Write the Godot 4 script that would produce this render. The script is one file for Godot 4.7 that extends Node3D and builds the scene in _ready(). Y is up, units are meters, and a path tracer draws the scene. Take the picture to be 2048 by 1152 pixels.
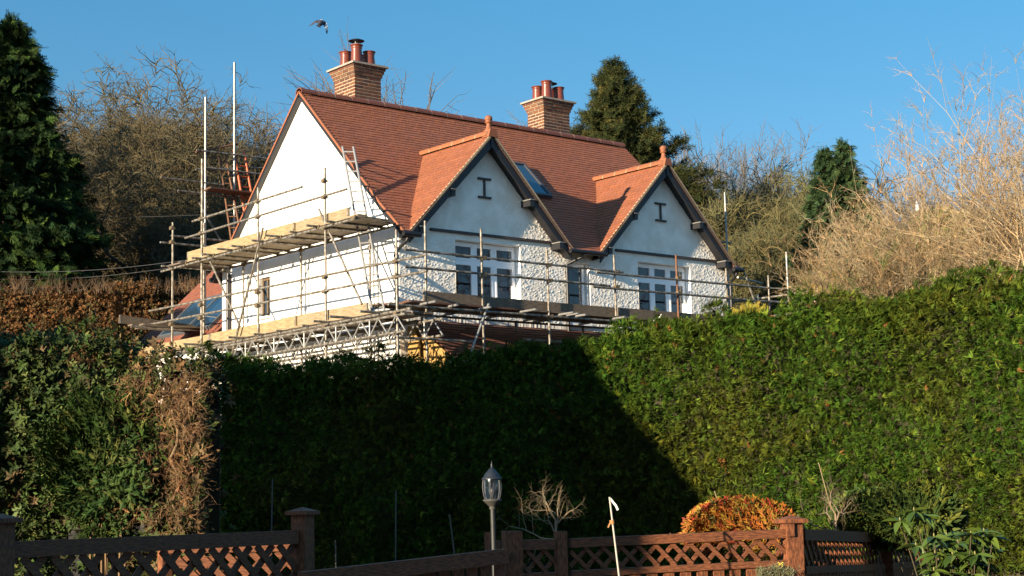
extends Node3D

# ---------------------------------------------------------------- camera model
const FPX := 3206.5
const CAM := Vector3(-19.0925, -2.0366, 26.8538)
const YAW := -0.6889
const PITCH := 0.1341
const ROLL := -0.0223
const SUN := Vector3(1.0, -0.2, -0.137)      # the way the light travels
var cam_basis: Basis
var fwd: Vector3
var rgt: Vector3
var M := {}
var counts := {}

# ---------------------------------------------------------------- mesh builder
class MB:
	var v := PackedVector3Array()
	var n := PackedVector3Array()
	var c := PackedColorArray()
	var ix := PackedInt32Array()
	var col := Color(1, 1, 1)
	func tri(a: Vector3, b: Vector3, d: Vector3) -> void:          # counter-clockwise seen from outside
		var nn := (b - a).cross(d - a)
		if nn.length_squared() < 1e-16: return
		nn = nn.normalized()
		var k := v.size()
		v.push_back(a); v.push_back(b); v.push_back(d)
		n.push_back(nn); n.push_back(nn); n.push_back(nn)
		c.push_back(col); c.push_back(col); c.push_back(col)
		ix.push_back(k); ix.push_back(k + 2); ix.push_back(k + 1)
	func quad(a: Vector3, b: Vector3, d: Vector3, e: Vector3) -> void:
		var nn := (d - a).cross(e - b)
		if nn.length_squared() < 1e-16: return
		nn = nn.normalized()
		var k := v.size()
		v.push_back(a); v.push_back(b); v.push_back(d); v.push_back(e)
		for i in 4:
			n.push_back(nn); c.push_back(col)
		ix.append_array(PackedInt32Array([k, k + 2, k + 1, k, k + 3, k + 2]))
	func box(ce: Vector3, sz: Vector3, bs := Basis.IDENTITY) -> void:
		var x := bs.x * sz.x * 0.5
		var y := bs.y * sz.y * 0.5
		var z := bs.z * sz.z * 0.5
		quad(ce - x - y + z, ce + x - y + z, ce + x + y + z, ce - x + y + z)
		quad(ce + x - y - z, ce - x - y - z, ce - x + y - z, ce + x + y - z)
		quad(ce + x - y + z, ce + x - y - z, ce + x + y - z, ce + x + y + z)
		quad(ce - x - y - z, ce - x - y + z, ce - x + y + z, ce - x + y - z)
		quad(ce - x + y + z, ce + x + y + z, ce + x + y - z, ce - x + y - z)
		quad(ce - x - y - z, ce + x - y - z, ce + x - y + z, ce - x - y + z)
	func bar(a: Vector3, b: Vector3, w: float, h: float, up := Vector3.UP) -> void:   # box from a to b
		var d := (b - a).normalized()
		var s := d.cross(up).normalized()
		var u := s.cross(d).normalized()
		box((a + b) * 0.5, Vector3(w, h, a.distance_to(b)), Basis(s, u, -d))
	func tube(a: Vector3, b: Vector3, ra: float, rb: float, sides := 6, caps := false) -> void:
		var d := b - a
		if d.length_squared() < 1e-12: return
		d = d.normalized()
		var s := d.cross(Vector3.UP if absf(d.y) < 0.9 else Vector3.RIGHT).normalized()
		var u := s.cross(d)
		var k := v.size()
		for i in sides:
			var t := TAU * i / sides
			var o := s * cos(t) + u * sin(t)
			v.push_back(a + o * ra); v.push_back(b + o * rb)
			n.push_back(o); n.push_back(o)
			c.push_back(col); c.push_back(col)
		for i in sides:
			var p := k + 2 * i
			var q := k + 2 * ((i + 1) % sides)
			ix.append_array(PackedInt32Array([p, q, p + 1, q, q + 1, p + 1]))
		if caps:
			for e in 2:
				var ce := a if e == 0 else b
				var rr := ra if e == 0 else rb
				var nn := -d if e == 0 else d
				var kk := v.size()
				v.push_back(ce); n.push_back(nn); c.push_back(col)
				for i in sides:
					var t := TAU * i / sides
					v.push_back(ce + (s * cos(t) + u * sin(t)) * rr); n.push_back(nn); c.push_back(col)
				for i in sides:
					var p2 := kk + 1 + i
					var q2 := kk + 1 + (i + 1) % sides
					if e == 0: ix.append_array(PackedInt32Array([kk, q2, p2]))
					else: ix.append_array(PackedInt32Array([kk, p2, q2]))
	func lathe(base: Vector3, prof: Array, sides := 16) -> void:    # prof: [radius, height] from the bottom up
		var k := v.size()
		for j in prof.size():
			var r0: float = prof[j][0]
			var y0: float = prof[j][1]
			var pa = prof[max(j - 1, 0)]
			var pb = prof[min(j + 1, prof.size() - 1)]
			var sl := Vector2(pb[1] - pa[1], pa[0] - pb[0]).normalized()
			for i in sides:
				var t := TAU * i / sides
				v.push_back(base + Vector3(cos(t) * r0, y0, sin(t) * r0))
				n.push_back(Vector3(cos(t) * sl.x, sl.y, sin(t) * sl.x).normalized())
				c.push_back(col)
		for j in prof.size() - 1:
			for i in sides:
				var p := k + j * sides + i
				var q := k + j * sides + (i + 1) % sides
				ix.append_array(PackedInt32Array([p, q, p + sides, q, q + sides, p + sides]))
	func prism(poly: Array, off: Vector3) -> void:     # flat polygon (convex, ccw seen from the side away from off) pushed along off
		for i in range(1, poly.size() - 1):
			tri(poly[0], poly[i], poly[i + 1])
			tri(poly[0] + off, poly[i + 1] + off, poly[i] + off)
		for i in poly.size():
			var a: Vector3 = poly[i]
			var b: Vector3 = poly[(i + 1) % poly.size()]
			quad(a, a + off, b + off, b)
	func mesh() -> ArrayMesh:
		var ar := []
		ar.resize(Mesh.ARRAY_MAX)
		ar[Mesh.ARRAY_VERTEX] = v
		ar[Mesh.ARRAY_NORMAL] = n
		ar[Mesh.ARRAY_COLOR] = c
		ar[Mesh.ARRAY_INDEX] = ix
		var m := ArrayMesh.new()
		m.add_surface_from_arrays(Mesh.PRIMITIVE_TRIANGLES, ar)
		return m

# ---------------------------------------------------------------- node helpers
func numbered(parent: Node, called: String) -> String:
	var key := str(parent.get_instance_id()) + called
	var k: int = counts.get(key, 0)
	counts[key] = k + 1
	return called if k == 0 else "%s_%03d" % [called, k]

func obj(called: String, mb, mat: Material, parent: Node = self) -> MeshInstance3D:
	var o := MeshInstance3D.new()
	o.mesh = mb.mesh() if mb is MB else mb
	o.material_override = mat
	o.name = numbered(parent, called)
	parent.add_child(o, true)
	return o

func thing(called: String, label: String, category: String, at0 := Vector3.ZERO, group := "") -> Node3D:
	var o := Node3D.new()
	o.name = numbered(self, called)
	add_child(o, true)
	o.position = at0
	tag(o, label, category, group)
	return o

func tag(o: Node, label: String, category: String, group := "") -> void:
	o.set_meta("label", label)
	o.set_meta("category", category)
	if group != "": o.set_meta("group", group)

func struct(called: String, mb, mat: Material) -> MeshInstance3D:
	var o := obj(called, mb, mat)
	o.set_meta("kind", "structure")
	return o

func multi(called: String, mesh: Mesh, mat: Material, xf: Array, cols: Array, parent: Node) -> MultiMeshInstance3D:
	var mm := MultiMesh.new()
	mm.transform_format = MultiMesh.TRANSFORM_3D
	mm.use_colors = true
	mm.mesh = mesh
	mm.instance_count = xf.size()
	for i in xf.size():
		mm.set_instance_transform(i, xf[i])
		mm.set_instance_color(i, cols[i])
	var o := MultiMeshInstance3D.new()
	o.multimesh = mm
	o.material_override = mat
	o.name = numbered(parent, called)
	o.set_meta("kind", "stuff")
	parent.add_child(o, true)
	return o

func at(u: float, v: float, s: float) -> Vector3:      # the point s metres ahead on the line of sight of a pixel
	var d := cam_basis * Vector3((u - 1024.0) / FPX, -(v - 576.0) / FPX, -1.0)
	return CAM + d * (s / d.dot(fwd))

func rs(r: float, s: float, y: float) -> Vector3:
	var p := CAM + rgt * r + fwd * s
	return Vector3(p.x, y, p.z)

func lin(r: float, g: float, b: float) -> Color:
	return Color(r, g, b).linear_to_srgb()

func smat(r: float, g: float, b: float, rough := 0.8, metal := 0.0) -> StandardMaterial3D:
	var m := StandardMaterial3D.new()
	m.albedo_color = lin(r, g, b)
	m.roughness = rough
	m.metallic = metal
	return m

func vmat(rough := 0.8) -> StandardMaterial3D:
	var m := StandardMaterial3D.new()
	m.vertex_color_use_as_albedo = true
	m.roughness = rough
	return m

func noise_image(seed_: int, freq: float, size := 256, octaves := 4, kind := FastNoiseLite.TYPE_SIMPLEX) -> Image:
	var f := FastNoiseLite.new()
	f.seed = seed_
	f.noise_type = kind
	f.frequency = freq
	f.fractal_octaves = octaves
	return f.get_seamless_image(size, size)

func tinted(img: Image, lo: Color, hi: Color, gain := 1.6) -> ImageTexture:
	var out := Image.create(img.get_width(), img.get_height(), false, Image.FORMAT_RGB8)
	for y in img.get_height():
		for x in img.get_width():
			var t := clampf((img.get_pixel(x, y).r - 0.5) * gain + 0.5, 0, 1)
			out.set_pixel(x, y, lo.lerp(hi, t))
	return ImageTexture.create_from_image(out)

func textured(m: StandardMaterial3D, tex: Texture2D, scale: Vector3, world := false) -> StandardMaterial3D:
	m.albedo_texture = tex
	m.uv1_triplanar = true
	m.uv1_world_triplanar = world
	m.uv1_scale = scale
	return m

func wood(r: float, g: float, b: float, scale: Vector3, dark := 0.6) -> StandardMaterial3D:
	var m := smat(r, g, b, 0.75)
	return textured(m, M.wood_tex if dark > 0.5 else M.wood_tex2, scale, true)

func _ready() -> void:
	cam_basis = Basis(Vector3.UP, YAW) * Basis(Vector3.RIGHT, PITCH) * Basis(Vector3.BACK, ROLL)
	fwd = Vector3(-sin(YAW), 0, -cos(YAW))
	rgt = Vector3(cos(YAW), 0, -sin(YAW))
	var cam := Camera3D.new()
	cam.name = "camera"
	cam.fov = rad_to_deg(2.0 * atan(576.0 / FPX))
	cam.near = 0.1
	cam.far = 600.0
	add_child(cam)
	cam.transform = Transform3D(cam_basis, CAM)
	cam.current = true

	var sky_mat := PanoramaSkyMaterial.new()
	sky_mat.panorama = ImageTexture.create_from_image(clear_sky())
	var sky := Sky.new()
	sky.sky_material = sky_mat
	var env := Environment.new()
	env.background_mode = Environment.BG_SKY
	env.sky = sky
	env.background_energy_multiplier = 1.0
	env.tonemap_mode = Environment.TONE_MAPPER_LINEAR
	env.tonemap_exposure = 2.8
	env.sdfgi_enabled = true
	env.ssao_enabled = true
	env.ssil_enabled = true
	var we := WorldEnvironment.new()
	we.name = "world_environment"
	we.environment = env
	add_child(we)
	var sun := DirectionalLight3D.new()
	sun.name = "sun"
	sun.light_energy = 1.6
	sun.light_color = Color(1.0, 0.92, 0.80)
	sun.light_angular_distance = 0.5
	sun.shadow_enabled = true
	sun.directional_shadow_max_distance = 150.0
	add_child(sun)
	sun.look_at_from_position(Vector3.ZERO, SUN, Vector3.UP)

	make_materials()
	make_ground()
	make_house()
	make_shade_buildings()
	make_scaffold()
	make_hedges()
	make_far_trees()
	make_near_garden()
	make_fences()
	make_small_things()

func clear_sky() -> Image:
	# clear winter sky: deep blue overhead, paler at the horizon, brighter opposite the sun and whitest round it
	var w := 512
	var h := 256
	var img := Image.create(w, h, false, Image.FORMAT_RGBF)
	var to_sun := -SUN.normalized()
	for j in h:
		var th := PI * (j + 0.5) / h
		for i in w:
			var ph := TAU * (i + 0.5) / w
			var d := Vector3(sin(th) * sin(ph), cos(th), -sin(th) * cos(ph))
			var c := Vector3(0.05, 0.047, 0.04)
			if d.y >= 0.0:
				var k := pow(1.0 - d.y, 4.6)
				var cs := d.dot(to_sun)
				c = Vector3(0.019, 0.116, 0.243).lerp(Vector3(0.109, 0.243, 0.330), k) * (1.0 + 0.75 * cs * cs) / 1.34
				c += Vector3(1.0, 0.95, 0.86) * 0.42 * exp(-acos(clampf(cs, -1, 1)) / 0.40) + Vector3(0.34, 0.36, 0.37) * pow(1.0 - d.y, 14.0)
			img.set_pixel(i, j, Color(c.x, c.y, c.z))
	return img

func make_materials() -> void:
	var nz := noise_image(3, 0.02, 256, 5)
	M.wood_tex = tinted(noise_image(5, 0.03, 256, 4), Color(0.72, 0.70, 0.66), Color(1, 1, 1))
	M.wood_tex2 = tinted(noise_image(6, 0.05, 256, 4), Color(0.55, 0.52, 0.50), Color(1, 1, 1))
	M.mottle = tinted(nz, Color(0.82, 0.81, 0.80), Color(1, 1, 1))
	M.render = textured(smat(0.84, 0.83, 0.80, 0.9), tinted(nz, Color(0.95, 0.945, 0.93), Color(1, 1, 1)), Vector3.ONE * 0.35, true)
	M.stipple = textured(smat(0.90, 0.85, 0.77, 0.9), tinted(noise_image(9, 0.015, 256, 5), Color(0.93, 0.92, 0.90), Color(1, 1, 1)), Vector3.ONE * 0.4, true)
	M.upvc = smat(0.86, 0.86, 0.86, 0.35)
	M.black = smat(0.00864, 0.00864, 0.01008, 0.45)
	M.barge = textured(smat(0.01296, 0.01296, 0.01584, 0.5), M.mottle, Vector3(2, 2, 2), true)
	M.beam_end = smat(0.16, 0.16, 0.15, 0.6)
	M.course = smat(0.0432, 0.0324, 0.0288, 0.6)
	M.tile = vmat(0.75)
	M.tile.albedo_texture = M.mottle
	M.tile.uv1_triplanar = true
	M.tile.uv1_world_triplanar = true
	M.tile.uv1_scale = Vector3.ONE * 2.5
	M.deck = smat(0.036, 0.0216, 0.018, 0.9)
	M.ridge = [textured(smat(0.1728, 0.054, 0.0288, 0.6), M.mottle, Vector3.ONE * 3, true), textured(smat(0.1944, 0.0648, 0.03456, 0.6), M.mottle, Vector3.ONE * 3, true), textured(smat(0.1584, 0.0504, 0.0288, 0.6), M.mottle, Vector3.ONE * 3, true)]
	M.ridge_new = [textured(smat(0.288, 0.0972, 0.036, 0.65), M.mottle, Vector3.ONE * 3, true), textured(smat(0.2592, 0.0864, 0.03456, 0.65), M.mottle, Vector3.ONE * 3, true)]
	M.mortar = textured(smat(0.4032, 0.3096, 0.2016, 0.95), M.mottle, Vector3.ONE * 5, true)
	M.brick = []
	for t in [[0.136, 0.044, 0.0224], [0.104, 0.0336, 0.02], [0.168, 0.06, 0.0264], [0.08, 0.0288, 0.0208], [0.128, 0.048, 0.0264]]:
		M.brick.append(textured(smat(t[0], t[1], t[2], 0.85), M.mottle, Vector3.ONE * 6, true))
	M.pot = textured(smat(0.1728, 0.0432, 0.0252, 0.3), M.mottle, Vector3.ONE * 3, true)
	M.cap = textured(smat(0.324, 0.288, 0.2376, 0.9), M.mottle, Vector3.ONE * 3, true)
	M.lead = smat(0.3024, 0.3168, 0.3384, 0.5)
	M.glass = StandardMaterial3D.new()
	M.glass.albedo_color = Color(0.03, 0.06, 0.14, 0.35)
	M.glass.transparency = BaseMaterial3D.TRANSPARENCY_ALPHA
	M.glass.roughness = 0.02
	M.glass.metallic_specular = 1.0
	M.roofglass = smat(0.02, 0.04, 0.065, 0.04)
	M.roofglass.metallic_specular = 1.0
	M.curtain = smat(0.50, 0.52, 0.55, 0.95)
	M.room = smat(0.14, 0.13, 0.12, 0.9)
	M.steel = textured(smat(0.2592, 0.2448, 0.216, 0.5, 0.35), tinted(noise_image(12, 0.03, 128, 4), Color(0.62, 0.57, 0.50), Color(1, 1, 1), 2.2), Vector3.ONE * 1.7, true)
	M.steel_bright = textured(smat(0.297, 0.297, 0.2862, 0.4, 0.4), M.mottle, Vector3.ONE * 1.5, true)
	M.steel_rust = textured(smat(0.1584, 0.072, 0.036, 0.8), M.mottle, Vector3.ONE * 2, true)
	M.coupler = textured(smat(0.1584, 0.1152, 0.0648, 0.6, 0.3), M.mottle, Vector3.ONE * 4, true)
	M.board_new = wood(0.335, 0.25, 0.132, Vector3(7, 9, 0.35), 1.0)
	M.board_new2 = wood(0.30, 0.232, 0.14, Vector3(7, 9, 0.35), 1.0)
	M.board_old_x = wood(0.1944, 0.1476, 0.1008, Vector3(0.35, 9, 9), 0.3)
	M.board_old_z = wood(0.18, 0.1332, 0.0864, Vector3(9, 9, 0.35), 0.3)
	M.board_red = wood(0.144, 0.0648, 0.0396, Vector3(0.6, 6, 4), 0.3)
	M.orange = smat(0.36, 0.072, 0.0144, 0.5)
	M.alu = smat(0.2304, 0.2304, 0.2232, 0.45, 0.3)
	M.fence = textured(smat(0.235, 0.080, 0.027, 0.7), M.wood_tex2, Vector3(5, 1.2, 5), true)
	M.fence_rail = textured(smat(0.225, 0.076, 0.026, 0.7), M.wood_tex2, Vector3(1.2, 7, 1.2), true)
	M.leaf = vmat(0.7)
	M.leaf.metallic_specular = 0.3
	M.leaf.backlight_enabled = true
	M.leaf.backlight = Color(0.03, 0.045, 0.01)
	M.needle = vmat(0.8)
	M.needle.metallic_specular = 0.2
	M.bark = vmat(0.9)
	M.twig = vmat(0.85)
	M.soil = textured(smat(0.0504, 0.0396, 0.0252, 1.0), M.wood_tex2, Vector3.ONE * 0.3, true)

# ---------------------------------------------------------------- ground
func hgt(p: Vector3) -> float:
	var q := p - CAM
	var s := q.dot(fwd)
	var r := q.dot(rgt)
	var h := -3.64 + 3.1 * smoothstep(19.0, 30.0, s)
	h += 3.2 * smoothstep(34.0, 43.0, s) * smoothstep(-9.0, -12.0, r)
	h += 3.0 * smoothstep(44.0, 56.0, s) * smoothstep(-8.0, 8.0, r)
	h += maxf(0.0, s - 48.0) * 0.17
	return h

func make_ground() -> void:
	var mb := MB.new()
	var nx := 90
	var nz := 110
	var g := []
	for j in nz + 1:
		for i in nx + 1:
			var s := -40.0 + 260.0 * pow(float(j) / nz, 1.3)
			var r := (float(i) / nx - 0.5) * 300.0
			var p := CAM + fwd * s + rgt * r
			g.append(Vector3(p.x, hgt(p), p.z))
	for j in nz:
		for i in nx:
			var k := j * (nx + 1) + i
			mb.quad(g[k], g[k + 1], g[k + nx + 2], g[k + nx + 1])
	struct("ground", mb, M.soil)
	var m2 := MB.new()
	m2.quad(Vector3(-1500, -4.5, 1500), Vector3(1500, -4.5, 1500), Vector3(1500, -4.5, -1500), Vector3(-1500, -4.5, -1500))
	struct("terrain", m2, M.soil)

# ---------------------------------------------------------------- house
const RZ := -3.69
const RY := 7.41
const EY := 3.60
const GM := 1.05
const GY := 5.97
const GX := [2.30, 7.64]
const OV := 0.30
const XL := -0.12
const XR := 10.02
const WR := 9.9
const WB := -7.40

func main_y(z: float) -> float:            # height of the main roof; mirrored behind the ridge
	var d := absf(z - RZ)
	return RY - 0.972 * d if d < 3.19 else RY - 0.972 * 3.19 - 0.855 * (d - 3.19)

func main_z(y: float) -> float:            # front slope only
	var yk := RY - 0.972 * 3.19
	return RZ + (RY - y) / 0.972 if y > yk else RZ + 3.19 + (yk - y) / 0.855

func prof_at(prof: Array, a: float) -> Vector2:
	var left := a
	for i in prof.size() - 1:
		var l: float = prof[i].distance_to(prof[i + 1])
		if left <= l or i == prof.size() - 2:
			return prof[i] + (prof[i + 1] - prof[i]) * (left / l)
		left -= l
	return prof[-1]

func qout(mb: MB, a: Vector3, b: Vector3, c: Vector3, d: Vector3, out: Vector3) -> void:
	if (c - a).cross(d - b).dot(out) < 0: mb.quad(d, c, b, a)
	else: mb.quad(a, b, c, d)

func tiles(mb: MB, deck: MB, prof: Array, place: Callable, span: Callable, base: Color, rng: RandomNumberGenerator, lap := 0.1) -> void:
	# plain clay tiles laid course by course; prof runs from the eave up as (distance, height)
	var total := 0.0
	for i in prof.size() - 1: total += prof[i].distance_to(prof[i + 1])
	var gauge := 0.112
	var rows := int(ceil(total / gauge))
	for j in rows:
		var a0 := j * gauge
		var a1: float = minf(a0 + gauge * 1.12, total)
		var p0 := prof_at(prof, a0)
		var p1 := prof_at(prof, a1)
		var o: Vector3 = place.call(0.0, p0.x, p0.y)
		var nn: Vector3 = (place.call(1.0, p0.x, p0.y) - o).cross(place.call(0.0, p1.x, p1.y) - o).normalized()
		if nn.y < 0: nn = -nn
		var dn: Vector3 = (place.call(0.0, p0.x, p0.y) - place.call(0.0, p1.x, p1.y)).normalized()
		var rowtone := rng.randf_range(-0.05, 0.05)
		for iv in span.call(p0.y):
			var u0: float = iv[0] - (lap if iv[2] else 0.0)
			var u1: float = iv[1] + (lap if iv[3] else 0.0)
			if u1 - u0 < 0.02: continue
			qout(deck, place.call(iv[0], p0.x, p0.y) - nn * 0.05, place.call(iv[1], p0.x, p0.y) - nn * 0.05, place.call(iv[1], p1.x, p1.y) - nn * 0.05, place.call(iv[0], p1.x, p1.y) - nn * 0.05, -nn)
			var u := u0 - (0.0825 if j % 2 == 0 else 0.0) - 0.001
			while u < u1:
				var a := maxf(u, u0) + 0.002
				var b := minf(u + 0.165, u1) - 0.002
				u += 0.165
				if b - a < 0.02: continue
				var lift := 0.019 + rng.randf_range(-0.002, 0.0025)
				var slip := rng.randf_range(-0.0025, 0.0025)
				var tone := 1.0 + rowtone + rng.randf_range(-0.10, 0.09)
				var hue := rng.randf_range(-0.12, 0.12)
				mb.col = Color(base.r * tone * (1 + hue * 0.3), base.g * tone, base.b * tone * (1 - hue))
				var l0: Vector3 = place.call(a, p0.x, p0.y) + dn * slip
				var l1: Vector3 = place.call(b, p0.x, p0.y) + dn * slip
				var h0: Vector3 = place.call(a, p1.x, p1.y) + nn * 0.004
				var h1: Vector3 = place.call(b, p1.x, p1.y) + nn * 0.004
				qout(mb, l0 + nn * lift, l1 + nn * lift, h1, h0, nn)
				qout(mb, l0 - nn * 0.02, l1 - nn * 0.02, l1 + nn * lift, l0 + nn * lift, dn)
				var sd := (l1 - l0).normalized()
				qout(mb, l0 + nn * lift, l0, h0 - nn * 0.01, h0, -sd)
				qout(mb, l1 + nn * lift, l1, h1 - nn * 0.01, h1, sd)

func main_span(y: float) -> Array:
	var cuts := []
	for g in GX:
		var w := (GY - y) / GM
		if w > 0: cuts.append([g - w, g + w])
	var out := []
	var x := XL
	var edge := false
	for c in cuts:
		if c[0] > x: out.append([x, c[0], edge, true])
		x = maxf(x, c[1])
		edge = true
	if XR > x: out.append([x, XR, edge, false])
	return out

func stip(f: FastNoiseLite, f2: FastNoiseLite, x: float, y: float) -> float:
	var wx := x + 0.05 * f2.get_noise_2d(x, y)
	var wy := y + 0.05 * f2.get_noise_2d(y + 31.0, x)
	var a := 1.0 - clampf(absf(f.get_noise_2d(wx, wy)) * 2.1, 0, 1)
	return a * a * 0.0115 + 0.002 * f2.get_noise_2d(x * 3.0, y * 3.0)

func front_top(x: float) -> float:
	var t := EY + 0.02
	for g in GX: t = maxf(t, GY - GM * absf(x - g) - 0.07)
	return t

func lines_of(a: float, b: float, step: float, keys: Array) -> Array:
	var out := []
	var n := int(ceil((b - a) / step))
	for i in n + 1: out.append(a + (b - a) * i / n)
	for k in keys:
		var best := 0
		for i in out.size():
			if absf(out[i] - k) < absf(out[best] - k): best = i
		out[best] = k
	return out

func ridge_mesh(length: float, r: float, t0 := -0.15) -> ArrayMesh:
	var mb := MB.new()
	var n := 9
	var pts := []
	for i in n + 1:
		var t: float = lerpf(t0, PI - t0, float(i) / n)
		pts.append(Vector3(0, sin(t) * r * 0.95, cos(t) * r * 1.1))
	var X := Vector3(length, 0, 0)
	for i in n:
		qout(mb, pts[i], pts[i + 1], pts[i + 1] + X, pts[i] + X, pts[i] + pts[i + 1])
		var q0: Vector3 = pts[i] * 0.82
		var q1: Vector3 = pts[i + 1] * 0.82
		qout(mb, pts[i], pts[i + 1], q1, q0, Vector3.LEFT)
		qout(mb, pts[i] + X, pts[i + 1] + X, q1 + X, q0 + X, Vector3.RIGHT)
	return mb.mesh()

func make_window(house: Node3D, x0: float, x1: float, y0: float, y1: float, lights: int, transom: float, curtains: Array) -> void:
	var w := Node3D.new()
	w.name = numbered(house, "window")
	house.add_child(w, true)
	var z := -0.20
	var f := MB.new()
	var t := 0.055
	f.box(Vector3((x0 + x1) / 2, y1 - t / 2, z), Vector3(x1 - x0, t, 0.08))
	f.box(Vector3((x0 + x1) / 2, y0 + t / 2, z), Vector3(x1 - x0, t, 0.08))
	f.box(Vector3(x0 + t / 2, (y0 + y1) / 2, z), Vector3(t, y1 - y0 - 2 * t, 0.08))
	f.box(Vector3(x1 - t / 2, (y0 + y1) / 2, z), Vector3(t, y1 - y0 - 2 * t, 0.08))
	var iw := (x1 - x0 - 2 * t)
	for i in range(1, lights):
		f.box(Vector3(x0 + t + iw * i / lights, (y0 + y1) / 2, z), Vector3(0.075, y1 - y0 - 2 * t, 0.082))
	if transom > 0: f.box(Vector3((x0 + x1) / 2, transom, z), Vector3(iw, 0.07, 0.084))
	obj("frame", f, M.upvc, w)
	var bands := [[y0 + t, y1 - t]]
	if transom > 0: bands = [[y0 + t, transom - 0.035], [transom + 0.035, y1 - t]]
	for b in bands:
		for i in lights:
			var a := x0 + t + iw * i / lights + (0.0375 if i > 0 else 0.0)
			var e := x0 + t + iw * (i + 1) / lights - (0.0375 if i < lights - 1 else 0.0)
			var sm := MB.new()                              # the sash
			var s := 0.04
			sm.box(Vector3((a + e) / 2, b[1] - s / 2, z + 0.022), Vector3(e - a, s, 0.06))
			sm.box(Vector3((a + e) / 2, b[0] + s / 2, z + 0.022), Vector3(e - a, s, 0.06))
			sm.box(Vector3(a + s / 2, (b[0] + b[1]) / 2, z + 0.022), Vector3(s, b[1] - b[0] - 2 * s, 0.06))
			sm.box(Vector3(e - s / 2, (b[0] + b[1]) / 2, z + 0.022), Vector3(s, b[1] - b[0] - 2 * s, 0.06))
			obj("sash", sm, M.upvc, w)
			var g := MB.new()
			g.box(Vector3((a + e) / 2, (b[0] + b[1]) / 2, z + 0.015), Vector3(e - a - 2 * s, b[1] - b[0] - 2 * s, 0.012))
			obj("pane", g, M.glass, w)
	for c in curtains:
		var cm := MB.new()
		var n := 14
		for i in n:
			var u0: float = lerpf(c[0], c[1], float(i) / n)
			var u1: float = lerpf(c[0], c[1], float(i + 1) / n)
			var d0 := -0.36 + 0.03 * sin(i * 2.1)
			var d1 := -0.36 + 0.03 * sin((i + 1) * 2.1)
			cm.quad(Vector3(u0, y0, d0), Vector3(u1, y0, d1), Vector3(u1, y1, d1), Vector3(u0, y1, d0))
		obj("curtain", cm, M.curtain, w)
	var sl := MB.new()
	sl.box(Vector3((x0 + x1) / 2, y0 - 0.03, -0.08), Vector3(x1 - x0 - 0.006, 0.05, 0.30))
	obj("sill", sl, M.upvc, w)

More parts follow.
